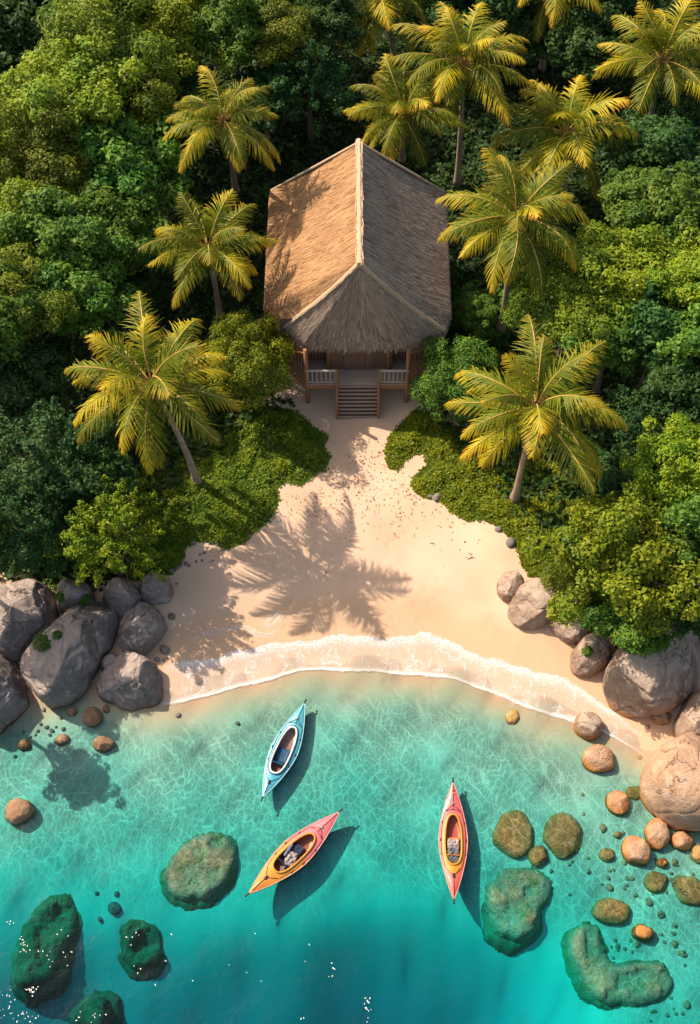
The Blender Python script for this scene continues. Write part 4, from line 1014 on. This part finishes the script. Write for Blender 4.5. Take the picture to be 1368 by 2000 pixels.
def hip_path(e): return [slope_pt(RFt, e, t)+np.array([0, 0, .05]) for t in np.linspace(0, 1, 15)]
cap('hip_cap', hip_path(FL), .2, 200, 6, .085)
cap('hip_cap', hip_path(FR), .2, 200, 7, .085)
gab = MB(); gab.tube([tuple(L(RB+np.array([0, .05, .03]))), tuple(L(LB+np.array([0, .05, .03])))], .06, 6); gab.tube([tuple(L(RB+np.array([0, .05, .03]))), tuple(L(RBk+np.array([0, .05, .03])))], .06, 6)
gab.build('gable_trim', M['thatch_cap'], roof)
# deck
yd = at(700, 751, DK)[1]
def hb_box(mb, c, d, rz=0, a=.5, jit=0): mb.box((c[0]-HB[0], c[1]-HB[1], c[2]-HB[2]), d, rz, jit, a)
def Rz(): return random.random()
dk = MB()
dxl, dxr = at(598, 751, DK)[0], at(797, 751, DK)[0]
yy_ = yd
while yy_ < 31.0:
    w2 = min(1.0, (yy_-yd)/1.1)
    hb_box(dk, ((dxl+dxr)/2, yy_+.07, DK-.025), (dxr-dxl+2*1.0*w2, .135, .05), 0, Rz()); yy_ += .145
dk.build('deck', M['wood_grey'], hut)
bm_ = MB()
hb_box(bm_, ((dxl+dxr)/2, yd+.03, DK-.16), (dxr-dxl, .08, .2), 0, .3)
for s, x0 in ((-1, dxl), (1, dxr)):
    a = math.atan2(1.1, s*1.0); hb_box(bm_, (x0+s*.5, yd+.58, DK-.16), (1.5, .08, .2), a, .5)
hb_box(bm_, ((dxl+dxr)/2, yd+2.6, DK-.16), (dxr-dxl+1.8, .1, .2), 0, .5)
bm_.build('deck_beam', M['wood'], hut)
def post(x, y, z0, z1, r=.075):
    mb = MB(); mb.tube([(x-HB[0]+random.uniform(-.02, .02), y-HB[1], z0-HB[2]), (x-HB[0], y-HB[1], (z0+z1)/2-HB[2]), (x-HB[0]+random.uniform(-.02, .02), y-HB[1], z1-HB[2])], [r*1.1, r, r*.92], 9); mb.build('post', M['wood'], hut, True)
for x in (dxl+.03, dxr-.03): post(x, yd+.10, h1(x, yd)-.3, EZ-.05, .085)
for s, x0 in ((-1, dxl), (1, dxr)):
    post(x0+s*1.0, yd+1.12, h1(x0, yd+1)-.3, EZ+.1, .08)
    post(x0+s*1.0, 33.0, h1(x0, 33)-.3, EZ+.1, .08); post(x0+s*1.0, 36.0, h1(x0, 36)-.3, EZ+.1, .08)
for x in (at(642, 720, DK)[0], at(757, 720, DK)[0]): post(x, yd+.70, DK, EZ+.5, .06)
# walls
wl_ = MB(); yw = yd+.80; x0 = at(640, 720, DK)[0]; x1 = at(760, 720, DK)[0]; x = dxl-.95
while x < dxr+.95:
    if x0-.1 < x < x1+.1: hb_box(wl_, (x+.08, yw, DK+1.2), (.155, .05, 2.5), 0, Rz())
    else: hb_box(wl_, (x+.08, yw+.45, DK+1.2), (.155, .05, 2.5), 0, Rz())
    x += .16
for s, xx in ((-1, dxl-.98), (1, dxr+.98)):
    y = yw+.45
    while y < 36.2: hb_box(wl_, (xx, y, DK+1.05), (.05, .19, 2.2), 0, Rz()); y += .2
hb_box(wl_, ((dxl+dxr)/2, 36.25, DK+1.05), (dxr-dxl+2, .05, 2.2))
wl_.build('wall', M['wood_dark'], hut)
dm = MB(); xc = (x0+x1)/2
for k in range(4): hb_box(dm, (xc-.42+.28*k, yw-.045, DK+1.0), (.27, .03, 2.0), 0, Rz())
door = dm.build('door', M['wood_dark'], hut)
hd = MB(); hd.tube([tuple(L((xc+.38, yw-.09, DK+.95))), tuple(L((xc+.38, yw-.09, DK+1.12)))], .015, 6); hd.build('handle', M['wood_pale'], door)
# pole screens at the sides of the porch
for s, x0_ in ((-1, dxl), (1, dxr)):
    ps = MB()
    for k in range(9):
        t = (k+.6)/9.4; x = x0_+s*1.0*t; y = yd+.1+1.05*t
        ps.tube([L((x, y, DK)), L((x+random.uniform(-.03, .03), y, EZ-.05))], [.022, .02], 6, a=random.random())
    for k in range(5):
        x = x0_-s*(.12+.13*k); ps.tube([L((x, yd+1.1, DK)), L((x+random.uniform(-.03, .03), yd+1.1, EZ+.3))], [.02, .018], 6, a=random.random())
    ps.tube([L((x0_, yd+.1, DK+.06)), L((x0_+s*1.0, yd+1.15, DK+.06))], .035, 6)
    ps.tube([L((x0_, yd+.1, DK+.45)), L((x0_+s*1.0, yd+1.15, DK+.55))], .03, 6)
    ps.tube([L((x0_, yd+.12, DK+1.75)), L((x0_+s*.8, yd+.75, DK+1.25))], .04, 6)
    ps.build('pole_screen', M['wood'], hut)
# stairs
sxl, sxr = at(660, 760, DK)[0], at(738, 760, DK)[0]; sb = ground_at(700, 817); n_st = 9
bkb = MB(); n_ = np.array([(sxl+sxr)/2, 0, 0]); v_ = []
for x in (sxl, sxr): v_ += [L((x, yd, DK-.12)), L((x, sb[1]+.03, sb[2]-.08)), L((x, yd, DK-.17)), L((x, sb[1]+.03, sb[2]-.14))]
bkb.add(v_, [(0, 1, 5, 4), (2, 6, 7, 3), (0, 2, 3, 1), (4, 5, 7, 6), (0, 4, 6, 2), (1, 3, 7, 5)], .9); stair = bkb.build('staircase', M['wood_dark'], hut)
for x in (sxl-.04, sxr+.04):
    hr_ = MB(); hr_.tube([L((x, yd+.03, DK+.78)), L((x, sb[1]+.02, sb[2]+.62))], .035, 8); hr_.tube([L((x, sb[1]+.02, sb[2]-.15)), L((x, sb[1]+.02, sb[2]+.66))], .045, 8); hr_.build('handrail', M['wood'], stair)
    st_ = MB(); st_.tube([L((x, yd-.02, DK-.05)), L((x, sb[1]+.0, sb[2]+.02))], .055, 8); st_.build('stringer', M['wood'], stair)
for k in range(n_st):
    t = (k+.55)/n_st; tb = MB(); z = DK+(sb[2]-DK)*t; y = yd+(sb[1]-yd)*t
    hb_box(tb, ((sxl+sxr)/2+random.uniform(-.01, .01), y, z), (sxr-sxl, abs(sb[1]-yd)/n_st*.82, .045), random.uniform(-.006, .006), Rz()); tb.build('step', M['wood_grey'], stair)
# railings
for xa, xb in ((dxl, sxl-.02), (sxr+.02, dxr)):
    rl = MB(); hb_box(rl, ((xa+xb)/2, yd+.05, DK+.78), (xb-xa+.06, .075, .05), 0, .1); hb_box(rl, ((xa+xb)/2, yd+.05, DK+.09), (xb-xa, .05, .04), 0, .3)
    rl = rl.build('railing', M['wood_pale'], hut)
    for k in range(7):
        x = xa+(xb-xa)*(k+.5)/7; bl = MB(); hb_box(bl, (x, yd+.05, DK+.43), (.035, .035, .66), 0, .2); bl.build('baluster', M['wood_pale'], rl)
    xp = sxl-.04 if xa == dxl else sxr+.04
    mb = MB(); mb.tube([L((xp, yd+.03, DK-.3)), L((xp, yd+.03, DK+.84))], .055, 8); mb.build('newel_post', M['wood'], hut)

# ------------------------------------------------------------------ kayaks
def paint(name, stops, rough=.35, axis_=0, lo=-2.0, hi=2.0):
    m, nt, out = newmat(name); g = G(nt); co = g.coord()
    x = g.sepz(co, axis_); f = g.mrange(x, lo, hi); nz = g.noise(co, 5, 4)
    f = g.math('ADD', f, g.math('MULTIPLY', g.math('SUBTRACT', nz, .5), .08))
    col = g.ramp(f, stops); col = g.mix(g.mrange(g.noise(g.mapping(co, (.6, 6, 6)), 4, 5), .55, .8, 0, .12), col, (.75,.68,.62))
    p = g.bsdf(col, rough, .4, g.bump(g.noise(co, 30, 2), .06, .01)); nt.links.new(p.outputs[0], out.inputs[0]); return m
blk = plain('black_rubber', (.025,.025,.028), .5, .4)
cord_m = plain('dark_cord', (.03,.03,.035), .7, .2)
def kayak(tip_a, tip_b, hullm, deckm, rimm, wellm, seatm, linem, label, beam=.86, cl=.0, clen=1.62, cw=.54, rim2=None, panel=None):
    za = .30; A = at(*tip_a, za); B_ = at(*tip_b, za); c = (A+B_)/2; d = A-B_; Lk = np.linalg.norm(d[:2]); rz = math.atan2(d[1], d[0])
    root = empty('kayak', (c[0], c[1], .0), rz); tag(root, label, 'kayak', 'kayaks floating in the cove')
    h = Lk/2
    def hb(x): t = min(1, abs(x)/h); return beam/2*(1-t**1.75)*(1-.06*t)
    def sheer(x): t = abs(x)/h; return .20+.10*t**2.2
    def deckz(x, y):
        b_ = hb(x)+1e-6; return sheer(x)+.075*(1-min(1, abs(y)/b_)**1.7)*min(1, b_/.2)
    # hull
    n = 48; m = 12; v = []; f = []
    for i in range(n+1):
        x = h*math.sin(math.pi/2*(-1+2*i/n)); b_ = hb(x); t = abs(x)/h; kz = -.09+.26*t**5
        for j in range(m+1):
            a = math.pi*j/m; y = b_*math.copysign(abs(math.cos(a))**.7, math.cos(a)); z = sheer(x)-(sheer(x)-kz)*(math.sin(a)**.8); v.append((x, y, z))
    for i in range(n):
        for j in range(m): f.append((i*(m+1)+j, i*(m+1)+j+1, (i+1)*(m+1)+j+1, (i+1)*(m+1)+j))
    mesh('hull', v, f, hullm, True, None, root)
    # deck with cockpit hole
    N = 96; K = 9; v = []; f = []
    def inner(a):
        ca, sa = math.cos(a), math.sin(a); e = .80
        return np.array([cl+clen/2*math.copysign(abs(ca)**e, ca), cw/2*math.copysign(abs(sa)**e, sa)*(1-.10*math.copysign(abs(ca), ca))])
    def outer(a):
        x = h*math.copysign(abs(math.cos(a))**.9, math.cos(a)); return np.array([x, math.copysign(hb(x), math.sin(a))])
    for i in range(N):
        a = 2*math.pi*i/N; p0, p1 = inner(a), outer(a)
        for k in range(K+1):
            q = p0*(1-k/K)+p1*(k/K); v.append((q[0], q[1], deckz(q[0], q[1])+(.0 if k < K else 0)))
    for i in range(N):
        for k in range(K): f.append((i*(K+1)+k, i*(K+1)+k+1, ((i+1) % N)*(K+1)+k+1, ((i+1) % N)*(K+1)+k))
    dk_ = mesh('deck', v, f, deckm, True, None, root)
    # pale gunwale seam
    sm = MB(); sm.tube([(outer(2*math.pi*i/N)[0], outer(2*math.pi*i/N)[1], sheer(outer(2*math.pi*i/N)[0])+.004) for i in range(N+1)], .010, 5, cap=False); sm.build('seam', linem, root, True)
    if panel:
        v = []; f = []
        for i in range(N):
            a = 2*math.pi*i/N; p0 = inner(a)
            ca, sa = math.cos(a), math.sin(a); ext = panel[1] if ca < 0 else panel[2]
            q = np.array([p0[0]+ca*abs(ca)**1.5*ext, p0[1]*1.34]); lim = hb(q[0])*.88; q[1] = max(-lim, min(lim, q[1]))
            for k in range(4):
                w = p0*(1-k/3)+q*(k/3); v.append((w[0], w[1], deckz(w[0], w[1])+.008-(.014 if k == 3 else 0)))
        for i in range(N):
            for k in range(3): f.append((i*4+k, i*4+k+1, ((i+1) % N)*4+k+1, ((i+1) % N)*4+k))
        mesh('deck_panel', v, f, panel[0], True, None, root)
    # well
    v = []; f = []; R_ = 6
    for i in range(N):
        a = 2*math.pi*i/N; p = inner(a); zt = deckz(p[0], p[1])
        for k in range(R_+1):
            t = k/R_; s = 1.0-(0 if k < 4 else (k-3)/(R_-3)); zz = zt+(.045-zt)*min(1, k/3.5); q = np.array([cl, 0])+(p-np.array([cl, 0]))*max(s, .0)*(1.0+.04*math.sin(math.pi*min(1, k/4))); v.append((q[0], q[1], zz))
    for i in range(N):
        for k in range(R_): f.append((i*(R_+1)+k, ((i+1) % N)*(R_+1)+k, ((i+1) % N)*(R_+1)+k+1, i*(R_+1)+k+1))
    mesh('cockpit_well', v, f, wellm, True, None, root)
    rm = MB(); rp = [(inner(2*math.pi*i/N)[0], inner(2*math.pi*i/N)[1], deckz(*inner(2*math.pi*i/N))+.022) for i in range(N+1)]
    rm.tube(rp, .034, 8, cap=False); rm.build('cockpit_rim', rimm, root, True)
    if rim2:
        rm = MB(); rm.tube([((p[0]-cl)*1.05+cl, p[1]*1.13, p[2]-.02) for p in rp], .028, 8, cap=False); rm.build('rim_gasket', rim2, root, True)
    # seat: pan with a raised lip and a curved back
    def pad(x0, x1, w, z0, z1, nm, mt, crv=.03):
        v = []; f = []; a_, b2 = 8, 8
        for s in (1, 0):
            for i in range(a_+1):
                for j in range(b2+1):
                    x = x0+(x1-x0)*i/a_; y = -w/2+w*j/b2; z = z0+(z1-z0)*i/a_+crv*((2*j/b2-1)**2)+(0 if s else -.03); v.append((x, y, z))
        o1 = (a_+1)*(b2+1)
        for i in range(a_):
            for j in range(b2): q = i*(b2+1)+j; f += [(q, q+1, q+b2+2, q+b2+1), (o1+q, o1+q+b2+1, o1+q+b2+2, o1+q+1)]
        for i in range(a_): q = i*(b2+1); f += [(q, q+b2+1, o1+q+b2+1, o1+q), (q+b2, o1+q+b2, o1+q+b2+b2+1, q+b2+b2+1)]
        for j in range(b2): q = j; f += [(q, o1+q, o1+q+1, q+1)]; q = a_*(b2+1)+j; f += [(q, q+1, o1+q+1, o1+q)]
        return mesh(nm, v, f, mt, True, None, root)
    pad(cl-.38, cl+.10, cw*.78, .10, .13, 'seat', seatm); pad(cl-.52, cl-.38, cw*.74, .30, .11, 'backrest', seatm, .015)
    # deck lines
    dl = MB()
    def on(x, y): return (x, y, deckz(x, y)+.014)
    def line(pts, r=.0075):
        P_ = []
        for (xa, ya), (xb, yb_) in zip(pts[:-1], pts[1:]):
            for t in np.linspace(0, 1, 7)[:-1]: P_.append(on(xa+(xb-xa)*t, ya+(yb_-ya)*t))
        P_.append(on(*pts[-1])); dl.tube(P_, r, 5)
    f0 = cl+clen/2; b0 = cl-clen/2
    line([(f0+.10, hb(f0+.1)*.82), (f0+.32, 0), (f0+.10, -hb(f0+.1)*.82)]); line([(f0+.10, hb(f0+.1)*.82), (f0+.16, .1), (f0+.17, 0), (f0+.16, -.1), (f0+.10, -hb(f0+.1)*.82)])
    line([(f0+.32, 0), (f0+.17, .0)]); line([(f0+.32, 0), (h-.12, 0.0)])
    line([(b0-.08, hb(b0)*.72), (b0-.36, .0), (b0-.08, -hb(b0)*.72)]); line([(b0-.36, 0), (-h+.16, 0)])
    for s in (-1, 1): line([(f0+.08, s*hb(f0)*.80), (cl+.3, s*hb(cl+.3)*.88), (cl-.4, s*hb(cl-.4)*.88), (b0-.05, s*hb(b0)*.76)], .006)
    dl.build('deck_line', cord_m, root, True)
    for s in (-1, 1):
        tg = MB(); tg.tube([(s*(h-.03), 0, sheer(h)+.01), (s*(h+.03), 0, sheer(h)+.03), (s*(h+.10), 0, sheer(h)+.01)], [.03, .026, .022], 8); sphere(tg, (s*(h+.10), 0, sheer(h)+.01), .033); tg.build('toggle', blk, root, True)
    for x, r, mt in ((f0+.36, .045, plain('grey_fitting', (.22,.2,.19), .4, .5)), (b0-.38, .05, blk), (b0-.30, .03, blk)):
        hc = MB(); z = deckz(x, 0); hc.tube([(x, 0, z-.01), (x, 0, z+.018), (x, 0, z+.028)], [r, r, r*.7], 14); hc.build('hatch_cap', mt, root, True)
    for x in (cl+.55, cl, cl-.45):
        for s in (-1, 1):
            ft = MB(); y = s*hb(x)*.88; z = deckz(x, y); ft.tube([(x-.05, y, z+.012), (x+.05, y, z+.012)], .014, 6); ft.build('cleat', blk, root, True)
    return root, c, rz, Lk
white = plain('white_trim', (.75,.74,.72), .4, .4); pale_blue = plain('pale_blue_trim', (.55,.72,.78), .4, .4)
k1 = kayak((596,1372), (513,1558), paint('blue_hull', [(0, (.02,.30,.45)), (1, (.03,.36,.50))]), paint('aqua_deck', [(0, (.09,.42,.56)), (.5, (.06,.38,.48)), (1, (.10,.44,.52))]),
      white, paint('brown_well', [(0, (.22,.10,.085)), (.55, (.20,.10,.09)), (1, (.33,.27,.25))]), plain('navy_seat', (.012,.07,.15), .6, .3), pale_blue,
      'sky-blue kayak with a white cockpit rim and dark blue seat', .96, -.03, 1.72, .54, rim2=plain('navy_gasket', (.01,.07,.14), .5, .3))
orange = plain('orange_plastic', (.62,.27,.03), .4, .4, 4, .12)
k2 = kayak((664,1585), (485,1746), paint('coral_hull', [(0, (.62,.20,.10)), (.4, (.60,.16,.11)), (1, (.58,.10,.13))]), paint('orange_pink_deck', [(0, (.66,.24,.05)), (.30, (.66,.30,.04)), (.47, (.66,.27,.05)), (.60, (.68,.17,.17)), (1, (.68,.17,.20))]),
      orange, paint('rust_well', [(0, (.20,.055,.03)), (1, (.26,.07,.035))]), plain('navy_pad', (.025,.035,.07), .7, .2), plain('coral_trim', (.72,.42,.33), .4, .4),
      'kayak fading from orange to pink, with clothes and bags in its cockpit', 1.0, -.02, 1.66, .58)
k3 = kayak((885,1526), (887,1758), paint('pink_hull', [(0, (.66,.18,.14)), (1, (.66,.25,.27))]), paint('pink_deck', [(0, (.62,.07,.04)), (.06, (.62,.13,.09)), (.4, (.62,.135,.105)), (1, (.64,.145,.16))]),
      orange, paint('red_well', [(0, (.40,.10,.05)), (1, (.36,.07,.05))]), plain('orange_seat', (.60,.20,.05), .5, .3), plain('pale_pink_trim', (.74,.36,.33), .4, .4),
      'salmon-pink kayak with orange cockpit rim and a grey bag behind the seat', .94, .0, 1.62, .54, panel=(orange, .34, .05))
root3 = k3[0]
for x, mt in ((1.62, 'rust'), (1.50, 'amber')):
    hc = MB(); hc.tube([(x, 0, .30), (x, 0, .335), (x, 0, .345)], [.04, .04, .028], 12); hc.build('hatch_cap', plain(mt+'_cap', (.40,.12,.03) if mt == 'rust' else (.62,.26,.03), .4, .4), root3, True)
def in_kayak(k, x, y, z):
    r_, c, rz, Lk = k; return (c[0]+x*math.cos(rz)-y*math.sin(rz), c[1]+x*math.sin(rz)+y*math.cos(rz), z), rz
def cloth(name, k, x, y, z, sx, sy, hz, mat, label, cat, seed, rot=0.0, grp=None, parent_=None):
    """crumpled closed bundle"""
    n = 26; v = []; f = []; st = n+1
    for lay in (1, 0):
        for i in range(n+1):
            for j in range(n+1):
                a = 2*i/n-1; b_ = 2*j/n-1; e = max(0, (1-abs(a)**4))*max(0, (1-abs(b_)**4))
                edge = .16*mnoise.noise(Vector((a*2+seed, b_*2, 1)))
                zz = hz*e**.5*(.55+.9*abs(mnoise.noise(Vector((a*1.6+seed, b_*1.6+a, 2))))+.35*abs(mnoise.noise(Vector((a*3.4+seed, b_*3+a*2, 3))))) if lay else 0
                v.append((a*sx/2*(1+edge), b_*sy/2*(1+edge), zz))
    o1 = st*st
    for i in range(n):
        for j in range(n): q = i*st+j; f += [(q, q+1, q+st+1, q+st), (o1+q, o1+q+st, o1+q+st+1, o1+q+1)]
    for i in range(n): q = i*st; f += [(q, q+st, o1+q+st, o1+q), (q+n, o1+q+n, o1+q+n+st, q+n+st)]
    for j in range(n): q = j; f += [(q, o1+q, o1+q+1, q+1)]; q = n*st+j; f += [(q, q+1, o1+q+1, o1+q)]
    p, rz = in_kayak(k, x, y, z); o = mesh(name, v, f, mat, True); o.location = p; o.rotation_euler = (0, 0, rz+rot); tag(o, label, cat, grp); return o
greyc = plain('grey_canvas', (.13,.13,.15), .8, .2, 3, .25); palec = plain('pale_cloth', (.36,.31,.29), .85, .15, 2.5, .4); navyc = plain('navy_cloth', (.03,.04,.075), .85, .15, 7, .4); bluegrey = plain('striped_mat', (.16,.19,.27), .8, .2, 12, .4)
cloth('dry_bag', k3, -.50, .0, .16, .52, .42, .13, greyc, 'dark grey bag filling the rear of the pink kayak cockpit', 'bag', 4)
cloth('clothes_bundle', k3, -.12, .0, .16, .34, .42, .11, palec, 'crumpled silver-grey cover lying before the bag in the pink kayak', 'clothes', 9)
cloth('clothes_bundle', k2, -.22, -.06, .15, .50, .36, .14, palec, 'crumpled beige and dark clothes heaped in the orange cockpit', 'clothes', 14, .5)
cloth('dry_bag', k2, .08, .02, .14, .46, .38, .06, navyc, 'flat navy bag under the clothes in the orange cockpit', 'bag', 19, .2)
cloth('paper_bag', k2, -.62, -.10, .06, .20, .16, .10, palec, 'small pale bag at the back end of the orange cockpit', 'bag', 22, .7)
mt_ = MB(); mt_.tube([(-.22, 0, 0), (-.1, 0, .005), (.1, 0, .005), (.22, 0, 0)], [.045, .05, .05, .045], 12)
p, rz = in_kayak(k2, -.10, .20, .25); o = mt_.build('rolled_mat', bluegrey, None, True); o.location = p; o.rotation_euler = (0, 0, rz+.25); tag(o, 'rolled blue-grey mat lying along the side of the orange cockpit', 'mat')

# ------------------------------------------------------------------ litter on the sand and petals on the water
def scatter_flat(name, pts, size, mat, label, lift, aspect, cat, tilt=.3):
    P = np.array(pts); z = np.maximum(H(P[:,0], P[:,1]), 0)+lift
    c = np.column_stack([P, z]); r_ = np.random.default_rng(len(pts)); nn = np.column_stack([r_.normal(0, tilt, (len(P), 2)), np.ones(len(P))])
    v, f = leaf_cloud(c, nn, size, 3, .3, aspect); o = mesh(name, v, f, mat, False, {'var': np.full(len(v), .5)}); tag(o, label, cat, kind='stuff'); return o
r_ = random.Random(12); lp = []
for cx_, cy_, sx_, sy_, n_ in ((700,930,60,50,150),(720,890,40,30,60),(650,980,70,40,90),(790,960,60,40,90),(850,1010,80,25,45),(720,1010,120,40,60),(600,985,40,30,40),(940,1060,60,40,14),(560,1010,40,30,20),(430,1080,30,20,20),(700,860,40,20,12)):
    for _ in range(n_):
        q = ground_at(cx_+r_.gauss(0, sx_*.6), cy_+r_.gauss(0, sy_*.6))[:2]; lp.append(q)
scatter_flat('dry_leaves', lp, .085, M['dry_leaf'], 'scattered brown dry leaves on the sand in front of the hut', .02, .35, 'leaves')
fp = []
for cx_, cy_, sx_, sy_, n_ in ((45,1850,12,20,14),(62,1932,10,8,16),(15,1960,18,30,18),(110,1860,40,40,14),(255,1830,14,14,5),(180,1985,40,12,9),(50,1985,25,12,14),(22,1802,6,3,4),(718,1965,6,28,12),(650,1890,8,20,5),(590,1990,5,5,3),(270,1890,10,10,3),(400,1880,220,60,10)):
    for _ in range(n_): fp.append(at(cx_+r_.gauss(0, sx_*.6), cy_+r_.gauss(0, sy_*.6), .03)[:2])
scatter_flat('white_petals', fp, .06, M['fleck'], 'tiny white petals floating on the deep teal water', .035, .5, 'petals', .2)

# ------------------------------------------------------------------ small green tufts growing on the boulders
bpy.context.view_layer.update(); _dg = bpy.context.evaluated_depsgraph_get()
for i, (px, py, rp, label) in enumerate([(103,1147,26,'green shrub tuft growing at the back of the broad flat boulder'),(122,1165,14,'small green tuft between the flat boulder and the pinkish one'),
        (165,1170,16,'dark green tuft behind the largest grey boulder'),(84,1254,22,'round mossy tuft on the shoulder of the largest grey boulder'),(112,1240,10,'tiny sprig beside the round mossy tuft'),(1148,1272,12,'dry green sprig on the tan boulder with the orange rim')]):
    d = Vector(ray(px, py)).normalized(); hit, loc, nrm, _, ob, _ = SC.ray_cast(_dg, Vector(CP), d)
    if not hit: continue
    R_ = rp*mpp(px, py, loc.z); rg = np.random.default_rng(300+i); n = int(500*(rp/20)**1.2)
    q = rg.normal(size=(n, 3)); q /= np.linalg.norm(q, axis=1, keepdims=True); q[:,2] = np.abs(q[:,2]); q *= (rg.uniform(.3, 1, n)**.5)[:,None]; q[:,2] *= .55
    v, f = leaf_cloud(q*R_+np.array([0, 0, -.02]), q+np.array([0, 0, .6])+rg.normal(0, .4, (n, 3)), .085, 300+i, .3, .45)
    o = mesh('plant_tuft', v, f, M['leaf_mid'], False, {'var': np.repeat(rg.uniform(.1, .9, n), 4)}); o.location = loc; tag(o, label, 'plant', 'green tufts on the boulders')

for i, (px, py, ln, a, label) in enumerate([(921,1091,.34,.2,'thin dark twig lying on the open sunny sand'),(845,1063,.24,-.5,'short dark twig on the sand near the leaf litter'),(638,1120,.26,.9,'short dark twig at the fringe of the palm shadow'),(918,1083,.18,-.9,'tiny twig beside the thin dark one on the sand')]):
    p = ground_at(px, py); mb = MB(); mb.tube([(-ln/2, 0, .012), (0, .03, .022), (ln/2, -.01, .012)], [.008, .014, .006], 6); mb.tube([(0, .03, .02), (ln*.2, .08, .03)], [.007, .004], 5)
    o = mb.build('twig', M['bark'], None, True); o.location = p; o.rotation_euler = (0, 0, a); tag(o, label, 'twig', 'twigs washed up on the sand')
